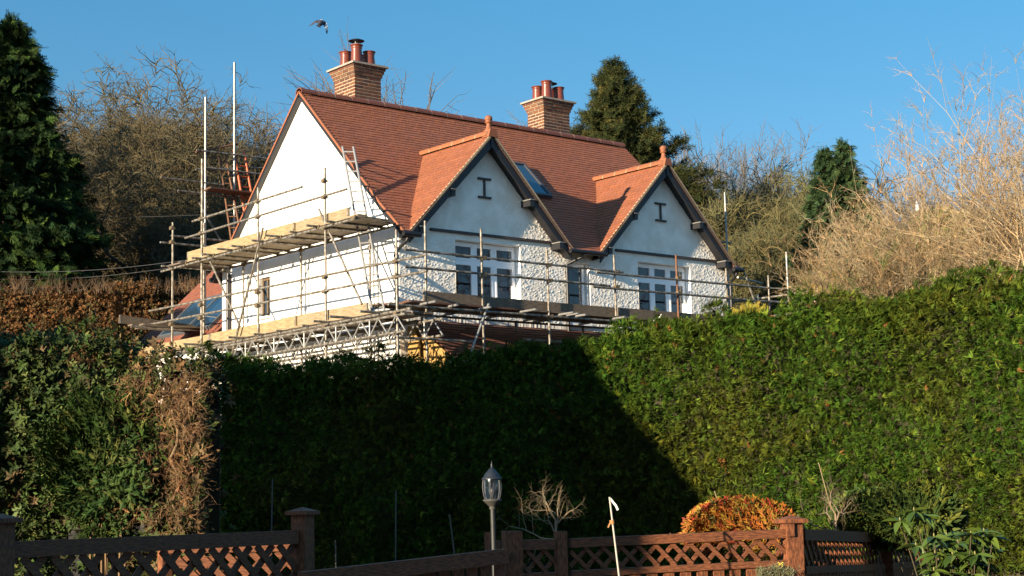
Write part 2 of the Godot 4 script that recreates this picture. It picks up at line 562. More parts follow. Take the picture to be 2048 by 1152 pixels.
func make_house() -> void:
	var rng := RandomNumberGenerator.new()
	rng.seed = 11
	var house := thing("house", "white rendered two storey house with red clay tile roof and two front gables", "house")
	# --- openings: x0, x1, y0, y1
	var W1 := [1.474, 3.27, 2.30, 3.60]
	var W2 := [6.855, 8.60, 2.30, 3.55]
	var W3 := [4.648, 5.33, 1.98, 3.37]
	var ops := [W1, W2, W3]
	var f := FastNoiseLite.new()
	f.seed = 4; f.noise_type = FastNoiseLite.TYPE_SIMPLEX; f.frequency = 12.5; f.fractal_type = FastNoiseLite.FRACTAL_NONE
	var f2 := FastNoiseLite.new()
	f2.seed = 8; f2.noise_type = FastNoiseLite.TYPE_SIMPLEX; f2.frequency = 5.0; f2.fractal_octaves = 2
	var kx := []
	var ky := []
	for o in ops:
		kx += [o[0], o[1]]
		ky += [o[2], o[3]]
	var xs := lines_of(0, WR, 0.022, kx)
	var ys := [-0.7, 0.4, 1.4] + lines_of(1.9, GY - 0.07, 0.022, ky)
	var mb := MB.new()
	var hs := PackedFloat32Array()
	hs.resize(xs.size() * ys.size())
	for j in ys.size():
		for i in xs.size():
			hs[j * xs.size() + i] = stip(f, f2, xs[i], ys[j]) if ys[j] > 1.5 and xs[i] > 0.01 else 0.0
	var nx := xs.size()
	for j in ys.size():
		for i in nx:
			var y: float = minf(ys[j], front_top(xs[i]))
			var k := j * nx + i
			var i0: int = max(i - 1, 0)
			var i1: int = min(i + 1, nx - 1)
			var j0: int = max(j - 1, 0)
			var j1: int = min(j + 1, ys.size() - 1)
			var dx: float = (hs[j * nx + i1] - hs[j * nx + i0]) / (xs[i1] - xs[i0])
			var dy: float = (hs[j1 * nx + i] - hs[j0 * nx + i]) / (ys[j1] - ys[j0])
			mb.v.push_back(Vector3(xs[i], y, hs[k]))
			mb.n.push_back(Vector3(-dx, -dy, 1).normalized())
			mb.c.push_back(Color(1, 1, 1))
	for j in ys.size() - 1:
		for i in nx - 1:
			var cx: float = (xs[i] + xs[i + 1]) / 2
			var cy: float = (ys[j] + ys[j + 1]) / 2
			if ys[j] > front_top(xs[i]) and ys[j] > front_top(xs[i + 1]): continue
			var skip := false
			for o in ops:
				if cx > o[0] and cx < o[1] and cy > o[2] and cy < o[3]: skip = true
			if skip: continue
			var k := j * nx + i
			mb.ix.append_array(PackedInt32Array([k, k + nx + 1, k + 1, k, k + nx, k + nx + 1]))
	obj("stippled_front_wall", mb, M.stipple, house)
	# reveals of the openings and the rooms behind them
	for o in ops:
		var rv := MB.new()
		var A := Vector3(o[0], o[2], 0.004)
		var B := Vector3(o[1], o[2], 0.004)
		var C := Vector3(o[1], o[3], 0.004)
		var D := Vector3(o[0], o[3], 0.004)
		var Z := Vector3(0, 0, -0.24)
		qout(rv, A, A + Z, D + Z, D, Vector3.RIGHT)
		qout(rv, B, B + Z, C + Z, C, Vector3.LEFT)
		qout(rv, D, D + Z, C + Z, C, Vector3.DOWN)
		qout(rv, A, A + Z, B + Z, B, Vector3.UP)
		obj("window_reveal", rv, M.render, house)
	for o in [[0.4, 4.1, W1], [6.2, 9.5, W2], [4.2, 6.1, W3]]:
		var rooms := MB.new()
		var x0: float = o[0]
		var x1: float = o[1]
		rooms.quad(Vector3(x0, 1.75, -3.2), Vector3(x1, 1.75, -3.2), Vector3(x1, 4.0, -3.2), Vector3(x0, 4.0, -3.2))
		rooms.quad(Vector3(x0, 1.75, -0.25), Vector3(x0, 1.75, -3.2), Vector3(x0, 4.0, -3.2), Vector3(x0, 4.0, -0.25))
		rooms.quad(Vector3(x1, 1.75, -3.2), Vector3(x1, 1.75, -0.25), Vector3(x1, 4.0, -0.25), Vector3(x1, 4.0, -3.2))
		rooms.quad(Vector3(x0, 1.75, -0.25), Vector3(x1, 1.75, -0.25), Vector3(x1, 1.75, -3.2), Vector3(x0, 1.75, -3.2))
		rooms.quad(Vector3(x0, 4.0, -3.2), Vector3(x1, 4.0, -3.2), Vector3(x1, 4.0, -0.25), Vector3(x0, 4.0, -0.25))
		obj("room", rooms, M.room, house)
	make_window(house, W1[0] + 0.02, W1[1] - 0.02, W1[2], W1[3] - 0.01, 3, 3.17, [[1.5, 1.75], [2.78, 3.2]])
	make_window(house, W2[0] + 0.02, W2[1] - 0.02, W2[2], W2[3] - 0.01, 3, 3.16, [[8.05, 8.55]])
	make_window(house, W3[0] + 0.02, W3[1] - 0.02, W3[2], W3[3] - 0.01, 1, 0.0, [[4.7, 4.9]])
	# --- plain left gable wall with a narrow window, and the walls one does not see
	var gw := MB.new()
	var zs := lines_of(WB, 0.0, 0.185, [-5.64, -5.16])
	var yw := lines_of(-0.7, RY - 0.1, 0.16, [2.42, 3.34])
	for j in yw.size() - 1:
		for i in zs.size() - 1:
			var z0: float = zs[i]
			var z1: float = zs[i + 1]
			if (z0 + z1) / 2 > -5.64 and (z0 + z1) / 2 < -5.16 and yw[j] > 2.4 and yw[j + 1] < 3.36: continue
			var t0 := main_y(z0) - 0.08
			var t1 := main_y(z1) - 0.08
			if yw[j] >= t0 and yw[j] >= t1: continue
			gw.quad(Vector3(0, minf(yw[j], t0), z0), Vector3(0, minf(yw[j], t1), z1), Vector3(0, minf(yw[j + 1], t1), z1), Vector3(0, minf(yw[j + 1], t0), z0))
	obj("gable_wall", gw, M.render, house)
	var sw := Node3D.new()
	sw.name = "narrow_window"
	house.add_child(sw, true)
	var sr := MB.new()
	for e in [[-5.64, 1.0], [-5.16, -1.0]]:
		qout(sr, Vector3(0.002, 2.42, e[0]), Vector3(0.14, 2.42, e[0]), Vector3(0.14, 3.34, e[0]), Vector3(0.002, 3.34, e[0]), Vector3(0, 0, e[1]))
	for e in [[2.42, 1.0], [3.34, -1.0]]:
		qout(sr, Vector3(0.002, e[0], -5.64), Vector3(0.14, e[0], -5.64), Vector3(0.14, e[0], -5.16), Vector3(0.002, e[0], -5.16), Vector3(0, e[1], 0))
	obj("reveal", sr, M.render, sw)
	var sf := MB.new()
	sf.box(Vector3(0.10, 2.88, -5.40), Vector3(0.05, 0.92, 0.05))
	for e in [-5.61, -5.19]: sf.box(Vector3(0.10, 2.88, e), Vector3(0.05, 0.92, 0.055))
	for e in [2.45, 3.31]: sf.box(Vector3(0.102, e, -5.40), Vector3(0.05, 0.06, 0.36))
	obj("frame", sf, wood(0.16, 0.11, 0.06, Vector3(9, 0.8, 9), 0.3), sw)
	for e in [-5.503, -5.297]:
		var pm := MB.new()
		pm.box(Vector3(0.12, 2.88, e), Vector3(0.01, 0.80, 0.155))
		obj("pane", pm, M.roofglass, sw)
	var sill := MB.new()
	sill.box(Vector3(-0.02, 2.385, -5.40), Vector3(0.14, 0.05, 0.56))
	obj("sill", sill, M.render, sw)
	var ow := MB.new()
	for i in zs.size() - 1:
		ow.quad(Vector3(WR, -0.7, zs[i + 1]), Vector3(WR, -0.7, zs[i]), Vector3(WR, main_y(zs[i]) - 0.08, zs[i]), Vector3(WR, main_y(zs[i + 1]) - 0.08, zs[i + 1]))
	ow.quad(Vector3(WR, -0.7, WB), Vector3(0, -0.7, WB), Vector3(0, EY + 0.2, WB), Vector3(WR, EY + 0.2, WB))
	obj("back_wall", ow, M.render, house)
	# --- string courses and the wall ties shaped like a capital I
	for e in [[0.80, 4.14], [6.14, 9.52]]:
		var sc := MB.new()
		sc.box(Vector3((e[0] + e[1]) / 2, 3.755, 0.025), Vector3(e[1] - e[0], 0.055, 0.07))
		obj("string_course", sc, M.course, house)
	for e in [2.285, 7.645]:
		var tm := MB.new()
		tm.box(Vector3(e, 5.0, 0.03), Vector3(0.36, 0.045, 0.035))
		tm.box(Vector3(e + 0.005, 4.59, 0.03), Vector3(0.35, 0.045, 0.035))
		tm.box(Vector3(e, 4.795, 0.028), Vector3(0.045, 0.365, 0.03))
		obj("wall_tie", tm, M.course, house)
	# --- roof
	var roof := Node3D.new()
	roof.name = "roof"
	house.add_child(roof, true)
	var tl := MB.new()
	var dk := MB.new()
	var kz := 3.19
	var kyy := RY - 0.972 * kz
	var fp := [Vector2(main_z(EY) - RZ, EY), Vector2(kz, kyy), Vector2(0.05, RY - 0.05)]
	tiles(tl, dk, fp, func(u, d, y): return Vector3(u, y, RZ + d), func(y): return main_span(y), Color(0.315, 0.104, 0.050), rng)
	obj("front_slope_tiles", tl, M.tile, roof).set_meta("kind", "stuff")
	tl = MB.new()
	tiles(tl, dk, fp, func(u, d, y): return Vector3(u, y, RZ - d), func(_y): return [[XL, XR, false, false]], Color(0.315, 0.104, 0.050), rng)
	obj("rear_slope_tiles", tl, M.tile, roof).set_meta("kind", "stuff")
	var hw := (GY - EY) / GM
	for gi in 2:
		var g: float = GX[gi]
		for sd in [-1.0, 1.0]:
			tl = MB.new()
			var gp := [Vector2(hw, EY), Vector2(0.04, GY - 0.04)]
			tiles(tl, dk, gp, func(u, d, y): return Vector3(g + sd * d, y, u), func(y): return [[main_z(y), OV + 0.05, true, false]], Color(0.275, 0.094, 0.043), rng, 0.12)
			obj("gable_slope_tiles", tl, M.tile, roof).set_meta("kind", "stuff")
	obj("roof_boarding", dk, M.deck, roof)
	# ridge tiles: main ridge, then both gable ridges
	var rm := ridge_mesh(0.420, 0.125)
	var n_r := int((XR - XL) / 0.455)
	for i in n_r:
		var t := obj("ridge_tile", rm, M.ridge[rng.randi() % 3], roof)
		t.position = Vector3(XL + (XR - XL) * i / n_r + 0.006, RY - 0.035 + rng.randf_range(-0.004, 0.004), RZ)
	var bed := obj("ridge_mortar", ridge_mesh(XR - XL - 0.12, 0.117), M.mortar, roof)
	bed.position = Vector3(XL + 0.06, RY - 0.035, RZ)
	for g in GX:
		var zb := main_z(GY) - 0.05
		var n_g := 6
		var lm := ridge_mesh((OV - 0.02 - zb) / n_g - 0.03, 0.125)
		for i in n_g:
			var t := obj("ridge_tile", lm, M.ridge_new[rng.randi() % 2], roof)
			t.rotation.y = PI / 2
			t.position = Vector3(g, GY - 0.035 + rng.randf_range(-0.004, 0.004), OV - 0.02 - (OV - 0.02 - zb) * i / n_g - 0.008)
		bed = obj("ridge_mortar", ridge_mesh(OV - 0.03 - zb, 0.118), M.mortar, roof)
		bed.rotation.y = PI / 2
		bed.position = Vector3(g, GY - 0.035, OV - 0.025)
		# finial
		var fm := MB.new()
		fm.lathe(Vector3(g, GY + 0.05, OV - 0.10), [[0.0, -0.05], [0.10, -0.04], [0.105, 0.02], [0.085, 0.05], [0.06, 0.09], [0.05, 0.16], [0.055, 0.185], [0.085, 0.20], [0.088, 0.215], [0.055, 0.225], [0.075, 0.25], [0.088, 0.29], [0.078, 0.33], [0.045, 0.36], [0.0, 0.37]], 18)
		fm.prism([Vector3(g - 0.13, GY - 0.09, OV + 0.06), Vector3(g + 0.13, GY - 0.09, OV + 0.06), Vector3(g + 0.08, GY + 0.08, OV + 0.06), Vector3(g - 0.08, GY + 0.08, OV + 0.06)], Vector3(0, 0, -0.24))
		obj("finial", fm, M.ridge_new[1], roof)
	# verge mortar (gables and left main verge)
	for g in GX:
		for sd in [-1.0, 1.0]:
			var vm := MB.new()
			var a := Vector3(g + sd * hw, EY - 0.015, OV + 0.02)
			var b := Vector3(g, GY - 0.015, OV + 0.02)
			vm.bar(a, b, 0.05, 0.045, Vector3(sd * GM, 1, 0).normalized())
			obj("verge_mortar", vm, M.mortar, roof)
			# barge board, soffit and purlin ends
			var bm := MB.new()
			var dn := Vector3(0, -0.19, 0)
			var lo := Vector3(g + sd * (hw - 0.02), EY - 0.03, OV)
			var hi := Vector3(g, GY - 0.05, OV)
			var poly := [lo, lo + dn * 1.1, hi + dn * 1.35, hi]
			if sd > 0: poly.reverse()
			var off := Vector3(0, 0, -0.035)
			bm.prism(poly if (poly[1] - poly[0]).cross(poly[2] - poly[0]).z > 0 else [poly[3], poly[2], poly[1], poly[0]], off)
			obj("barge_board", bm, M.barge, house)
			var so := MB.new()
			so.bar(lo + Vector3(0, -0.11, -OV / 2 - 0.02), hi + Vector3(0, -0.11, -OV / 2 - 0.02), OV - 0.045, 0.03, Vector3(sd * GM, 1, 0).normalized())
			obj("soffit", so, M.barge, house)
			for h in [[3.78, 0.10], [4.66, 0.10]]:
				var px: float = g + sd * ((GY - h[0]) / GM - 0.16)
				var pm := MB.new()
				pm.box(Vector3(px, h[0] - 0.125, 0.16), Vector3(0.11, 0.13, 0.32))
				obj("purlin_end", pm, M.barge, house)
				var pe := MB.new()
				pe.box(Vector3(px, h[0] - 0.05, 0.18), Vector3(0.14, 0.02, 0.34))
				obj("purlin_capping", pe, M.beam_end, house)
		var km := MB.new()
		km.box(Vector3(g, GY - 0.22, OV + 0.006), Vector3(0.07, 0.20, 0.035))
		obj("king_block", km, M.barge, house)
	# left main verge: undercloak, mortar and thin barge
	for sd in [-1.0, 1.0]:
		var pts := [Vector3(0, RY, RZ), Vector3(0, kyy, RZ + sd * kz), Vector3(0, EY, RZ + sd * (main_z(EY) - RZ))]
		var um := MB.new()
		var vm2 := MB.new()
		for i in 2:
			var up := Vector3(0, 1, sd).normalized()
			vm2.bar(pts[i] + Vector3(XL + 0.025, -0.01, 0), pts[i + 1] + Vector3(XL + 0.025, -0.01, 0), 0.05, 0.05, up)
			um.bar(pts[i] + Vector3(XL + 0.075, -0.095, 0), pts[i + 1] + Vector3(XL + 0.075, -0.095, 0), 0.13, 0.09, up)
		obj("verge_mortar", vm2, M.ridge_new[1], roof)
		obj("verge_board", um, M.barge, house)
		um = MB.new()
		for i in 2: um.bar(pts[i] + Vector3(XR - 0.08, -0.08, 0), pts[i + 1] + Vector3(XR - 0.08, -0.08, 0), 0.12, 0.1, Vector3(0, 1, sd).normalized())
		obj("verge_board", um, M.barge, house)
	# gutters and down pipes
	var gt := MB.new()
	gt.tube(Vector3(4.42, EY - 0.05, 0.38), Vector3(5.52, EY - 0.05, 0.38), 0.055, 0.055, 10, true)
	obj("gutter", gt, M.black, house)
	gt = MB.new()
	gt.tube(Vector3(-0.14, EY - 0.06, 0.36), Vector3(0.30, EY - 0.06, 0.36), 0.06, 0.06, 10, true)
	obj("gutter", gt, M.black, house)
	gt = MB.new()
	gt.tube(Vector3(9.75, EY - 0.06, 0.36), Vector3(10.08, EY - 0.06, 0.36), 0.06, 0.06, 10, true)
	obj("gutter", gt, M.black, house)
	gt = MB.new()
	gt.tube(Vector3(-0.14, EY - 0.05, -7.75), Vector3(3.5, EY - 0.05, -7.75), 0.06, 0.06, 10, true)
	obj("gutter", gt, M.black, house)
	for q in [[[0.02, EY - 0.1, 0.34], [0.0, 3.40, 0.28], [-0.05, 3.22, -0.04], [-0.05, -0.6, -0.04]], [[4.80, EY - 0.1, 0.38], [4.80, 3.44, 0.34], [4.60, 3.30, 0.05], [4.60, -0.6, 0.05]], [[9.90, EY - 0.1, 0.34], [9.90, 3.40, 0.3], [9.96, 3.28, 0.05], [9.96, -0.6, 0.05]], [[-0.07, 3.62, -6.98], [-0.07, 2.5, -6.98], [-0.07, -0.6, -6.98]]]:
		var dm := MB.new()
		for i in q.size() - 1:
			dm.tube(Vector3(q[i][0], q[i][1], q[i][2]), Vector3(q[i + 1][0], q[i + 1][1], q[i + 1][2]), 0.036 if q.size() > 3 else 0.055, 0.036 if q.size() > 3 else 0.055, 10, true)
		for y in [3.1, 2.2]: dm.tube(Vector3(q[-1][0], y, q[-1][2]), Vector3(q[-1][0], y + 0.06, q[-1][2]), 0.05, 0.05, 10, true)
		obj("down_pipe", dm, M.black, house)
	# rooflight on the front slope
	var sk := Node3D.new()
	sk.name = "rooflight"
	house.add_child(sk, true)
	var sn := Vector3(0, 1, 0.972).normalized()
	var su := Vector3(0, 0.972, -1).normalized()
	var sb := Basis(Vector3.RIGHT, sn, Vector3.RIGHT.cross(sn))
	var scn := Vector3(4.92, main_y(-1.77), -1.77) + sn * 0.05
	var frm := MB.new()
	for e in [-0.36, 0.36]: frm.box(scn + Vector3(e, 0, 0) + sn * 0.02, Vector3(0.07, 0.10, 1.40), sb)
	for e in [-0.66, 0.66]: frm.box(scn + su * e + sn * 0.021, Vector3(0.65, 0.10, 0.075), sb)
	obj("frame", frm, smat(0.05, 0.05, 0.055, 0.5), sk)
	var skg := MB.new()
	skg.box(scn + sn * 0.03, Vector3(0.65, 0.03, 1.25), sb)
	obj("pane", skg, M.roofglass, sk)
	chimney(house, 1.46, 2.21, -4.62, -3.75, rng, 0)
	chimney(house, 7.30, 8.19, -4.40, -3.75, rng, 1)
	make_extension(house, rng)
	make_lean_to(house, rng)

func chimney(house: Node3D, x0: float, x1: float, z0: float, z1: float, rng: RandomNumberGenerator, which: int) -> void:
	var ch := Node3D.new()
	ch.name = numbered(house, "chimney")
	house.add_child(ch, true)
	var yb := 6.95
	var n := 14
	var rise := 0.0805
	var core := MB.new()
	var cy1 := yb + n * rise
	core.box(Vector3((x0 + x1) / 2, (yb + cy1) / 2 - 0.3, (z0 + z1) / 2), Vector3(x1 - x0 - 0.016, cy1 - yb + 0.6, z1 - z0 - 0.016))
	obj("mortar", core, M.mortar, ch)
	var unit := BoxMesh.new()
	unit.size = Vector3.ONE
	for j in n + 3:
		var e := 0.0 if j < n else 0.028 * (j - n + 1)
		var y := yb + (j + 0.5) * rise
		var a0 := x0 - e
		var a1 := x1 + e
		var b0 := z0 - e
		var b1 := z1 + e
		if j >= n:
			var sl := MB.new()
			sl.box(Vector3((a0 + a1) / 2, y, (b0 + b1) / 2), Vector3(a1 - a0 - 0.016, rise, b1 - b0 - 0.016))
			obj("mortar", sl, M.mortar, ch)
		for side in 4:
			var lo := a0 if side < 2 else b0 + 0.105
			var hi := a1 if side < 2 else b1 - 0.105
			if side >= 2 and j % 2 == 1:
				lo = b0 + 0.0; hi = b1
			if side < 2 and j % 2 == 1:
				lo = a0 + 0.105; hi = a1 - 0.105
			var L := 0.245
			var cnt := int(maxf(round((hi - lo) / L), 1.0))
			var pit := (hi - lo) / cnt
			for i in cnt:
				var w := pit - 0.026
				var c := lo + pit * (i + 0.5)
				if (side < 2) == (j % 2 == 0):          # the corner bricks run through to the outer face
					if i == 0:
						w += 0.013; c -= 0.0065
					if i == cnt - 1:
						w += 0.013; c += 0.0065
				var o := obj("brick", unit, M.brick[rng.randi() % 5], ch)
				o.scale = Vector3(w, rise - 0.027, 0.1) if side < 2 else Vector3(0.1, rise - 0.027, w)
				var jut := rng.randf_range(-0.002, 0.003)
				if side == 0: o.position = Vector3(c, y, b1 - 0.05 + jut)
				elif side == 1: o.position = Vector3(c, y, b0 + 0.05 - jut)
				elif side == 2: o.position = Vector3(a0 + 0.05 - jut, y, c)
				else: o.position = Vector3(a1 - 0.05 + jut, y, c)
	var yt := yb + (n + 3) * rise
	var cm := MB.new()
	var cx := (x0 + x1) / 2
	var cz := (z0 + z1) / 2
	cm.box(Vector3(cx, yt + 0.02, cz), Vector3(x1 - x0 + 0.27, 0.045, z1 - z0 + 0.27))
	var A := Vector3(x0 - 0.13, yt + 0.043, z1 + 0.13)
	var B := Vector3(x1 + 0.13, yt + 0.043, z1 + 0.13)
	var C := Vector3(x1 + 0.13, yt + 0.043, z0 - 0.13)
	var D := Vector3(x0 - 0.13, yt + 0.043, z0 - 0.13)
	var up := Vector3(0, 0.06, 0)
	var ce := Vector3(cx, yt + 0.043, cz)
	var q := [A.lerp(ce, 0.45) + up, B.lerp(ce, 0.45) + up, C.lerp(ce, 0.45) + up, D.lerp(ce, 0.45) + up]
	cm.quad(A, B, q[1], q[0]); cm.quad(B, C, q[2], q[1]); cm.quad(C, D, q[3], q[2]); cm.quad(D, A, q[0], q[3]); cm.quad(q[0], q[1], q[2], q[3])
	obj("capping", cm, M.cap, ch)
	var fl := MB.new()
	fl.box(Vector3(cx, RY + 0.075, z1 + 0.012), Vector3(x1 - x0 + 0.03, 0.06, 0.02))
	fl.box(Vector3(x1 + 0.012, RY + 0.03, cz), Vector3(0.02, 0.10, z1 - z0))
	obj("flashing", fl, M.lead, ch)
	var spots := [[-0.20, -0.20, 0.40], [-0.17, 0.22, 0.44], [0.19, 0.22, 0.37], [0.19, -0.20, 0.38]]
	for k in 4:
		var s: Array = spots[k]
		var h: float = s[2] + (0.04 if k == 1 else 0.0)
		var p := Vector3(cx + s[0] * (1.0 if which == 0 else 1.15), yt + 0.06, cz + s[1] * (1.0 if which == 0 else 0.8))
		var pm := MB.new()
		pm.lathe(p, [[0.145, 0.0], [0.140, 0.05], [0.126, h * 0.72], [0.124, h * 0.80], [0.136, h * 0.83], [0.136, h * 0.88], [0.128, h * 0.91], [0.156, h * 0.97], [0.156, h], [0.115, h], [0.105, h - 0.12], [0.0, h - 0.12]], 20)
		obj("chimney_pot", pm, M.pot, ch)
		if k == (1 if which == 0 else 3):
			var cwm := MB.new()
			cwm.lathe(p + Vector3(0, h + (0.10 if which == 0 else 0.17), 0), [[0.0, -0.005], [0.19, -0.005], [0.195, 0.0], [0.12, 0.03], [0.0, 0.045]], 20)
			obj("cowl_disc", cwm, M.black, ch)
			var st := MB.new()
			for z in 3:
				var t := TAU * z / 3 + 0.4
				st.tube(p + Vector3(cos(t) * 0.085, h - 0.05, sin(t) * 0.085), p + Vector3(cos(t) * 0.06, h + (0.10 if which == 0 else 0.17), sin(t) * 0.06), 0.010, 0.010, 6)
			st.tube(p + Vector3(0, h - 0.06, 0), p + Vector3(0, h + 0.04, 0), 0.06, 0.06, 12, true)
			obj("cowl_leg", st, M.lead, ch)

func make_extension(house: Node3D, rng: RandomNumberGenerator) -> void:
	# rear wing with a hipped tile roof and a big rooflight on its slope
	var ex := Node3D.new()
	ex.name = "rear_wing"
	house.add_child(ex, true)
	var wm := MB.new()
	wm.quad(Vector3(0.02, -0.7, -11.5), Vector3(0.02, -0.7, WB), Vector3(0.02, 2.15, WB), Vector3(0.02, 2.15, -11.5))
	wm.quad(Vector3(4.4, -0.7, -11.5), Vector3(0.02, -0.7, -11.5), Vector3(0.02, 2.25, -11.5), Vector3(4.4, 2.25, -11.5))
	wm.tri(Vector3(4.4, 2.25, -11.5), Vector3(0.02, 2.25, -11.5), Vector3(2.2, 4.35, -11.5))
	obj("wing_wall", wm, M.render, ex)
	var tl := MB.new()
	var dk := MB.new()
	var m := 0.957
	var prof := [Vector2(2.5, 2.10), Vector2(0.02, 2.10 + m * 2.48)]
	tiles(tl, dk, prof, func(u, d, y): return Vector3(2.20 - d, y, u), func(_y): return [[-11.85, WB, false, true]], Color(0.24, 0.082, 0.045), rng, 0.0)
	tiles(tl, dk, prof, func(u, d, y): return Vector3(2.20 + d, y, u), func(_y): return [[-11.85, WB, false, true]], Color(0.24, 0.082, 0.045), rng, 0.0)
	var ot := obj("wing_tiles", tl, M.tile, ex)
	ot.set_meta("kind", "stuff")
	obj("boarding", dk, M.deck, ex)
	var sn := Vector3(-m, 1, 0).normalized()
	var bs := Basis(Vector3(1, m, 0).normalized(), sn, Vector3(1, m, 0).normalized().cross(sn))
	var ce := Vector3(0.50, 2.10 + m * 0.80, -9.25) + sn * 0.05
	var fr := MB.new()
	for e in [-0.70, 0.70]: fr.box(ce + bs.x * e, Vector3(0.08, 0.10, 2.72), bs)
	for e in [-1.32, 0.0, 1.32]: fr.box(ce + bs.z * e + sn * 0.002, Vector3(1.32, 0.10, 0.08), bs)
	obj("rooflight_frame", fr, smat(0.07, 0.08, 0.09, 0.5), ex)
	for e in [-0.66, 0.66]:
		var g := MB.new()
		g.box(ce + bs.z * e + sn * 0.02, Vector3(1.32, 0.03, 1.24), bs)
		obj("rooflight_pane", g, M.roofglass, ex)
	var ff := MB.new()
	ff.box(Vector3(-0.27, 2.02, -9.7), Vector3(0.035, 0.19, 4.2))
	obj("fascia", ff, M.board_new, ex)
	ff = MB.new()
	ff.bar(Vector3(-0.05, 1.93, -11.75), Vector3(-0.05, 1.93, -7.5), 0.42, 0.03)
	obj("soffit", ff, M.upvc, ex)

func make_lean_to(house: Node3D, rng: RandomNumberGenerator) -> void:
	var lt := Node3D.new()
	lt.name = "lean_to"
	house.add_child(lt, true)
	var tl := MB.new()
	var dk := MB.new()
	tiles(tl, dk, [Vector2(1.25, 0.98), Vector2(0.03, 1.80)], func(u, d, y): return Vector3(u, y, d), func(_y): return [[0.35, 9.6, false, false]], Color(0.16, 0.06, 0.036), rng, 0.0)
	var t := obj("lean_to_tiles", tl, M.tile, lt)
	t.set_meta("kind", "stuff")
	obj("boarding", dk, M.deck, lt)
	var wm := MB.new()
	wm.box(Vector3(5.0, 0.1, 1.02), Vector3(9.1, 1.6, 0.1))
	obj("front", wm, M.render, lt)
	var gm := MB.new()
	gm.tube(Vector3(2.6, 1.42, 0.85), Vector3(9.4, 1.46, 0.85), 0.035, 0.035, 8, true)
	obj("pipe", gm, M.steel, lt)
	# torn yellow boarding at the end of the lean-to
	var yl := smat(0.46, 0.29, 0.08, 0.8)
	textured(yl, M.wood_tex2, Vector3.ONE * 3, true)
	var polys := [[[0.28, 0.62, 0.10], [0.28, 0.75, 1.15], [0.28, 1.02, 1.20], [0.28, 1.30, 0.75], [0.28, 1.72, 0.15]], [[0.16, 0.95, 0.05], [0.18, 1.02, 0.42], [0.17, 1.25, 0.45], [0.16, 1.62, 0.25], [0.15, 1.66, 0.06]], [[0.20, 0.62, 0.35], [0.12, 0.70, 0.95], [0.14, 0.86, 1.02], [0.20, 0.92, 0.40]]]
	for p in polys:
		var pm := MB.new()
		var q := []
		for e in p: q.append(Vector3(e[0], e[1], e[2]))
		pm.prism(q, Vector3(0.03, 0, 0))
		obj("torn_sheathing", pm, yl, lt)
	for k in 9:
		var sm := MB.new()
		var z := 0.05 + k * 0.13
		sm.bar(Vector3(0.1 + rng.randf() * 0.1, 0.70 + rng.randf() * 0.15, z), Vector3(0.12 + rng.randf() * 0.15, 0.98 + rng.randf() * 0.35 - 0.02 * k, z + rng.randf_range(-0.1, 0.12)), 0.06, 0.015, Vector3.RIGHT)
		obj("torn_strip", sm, yl, lt)

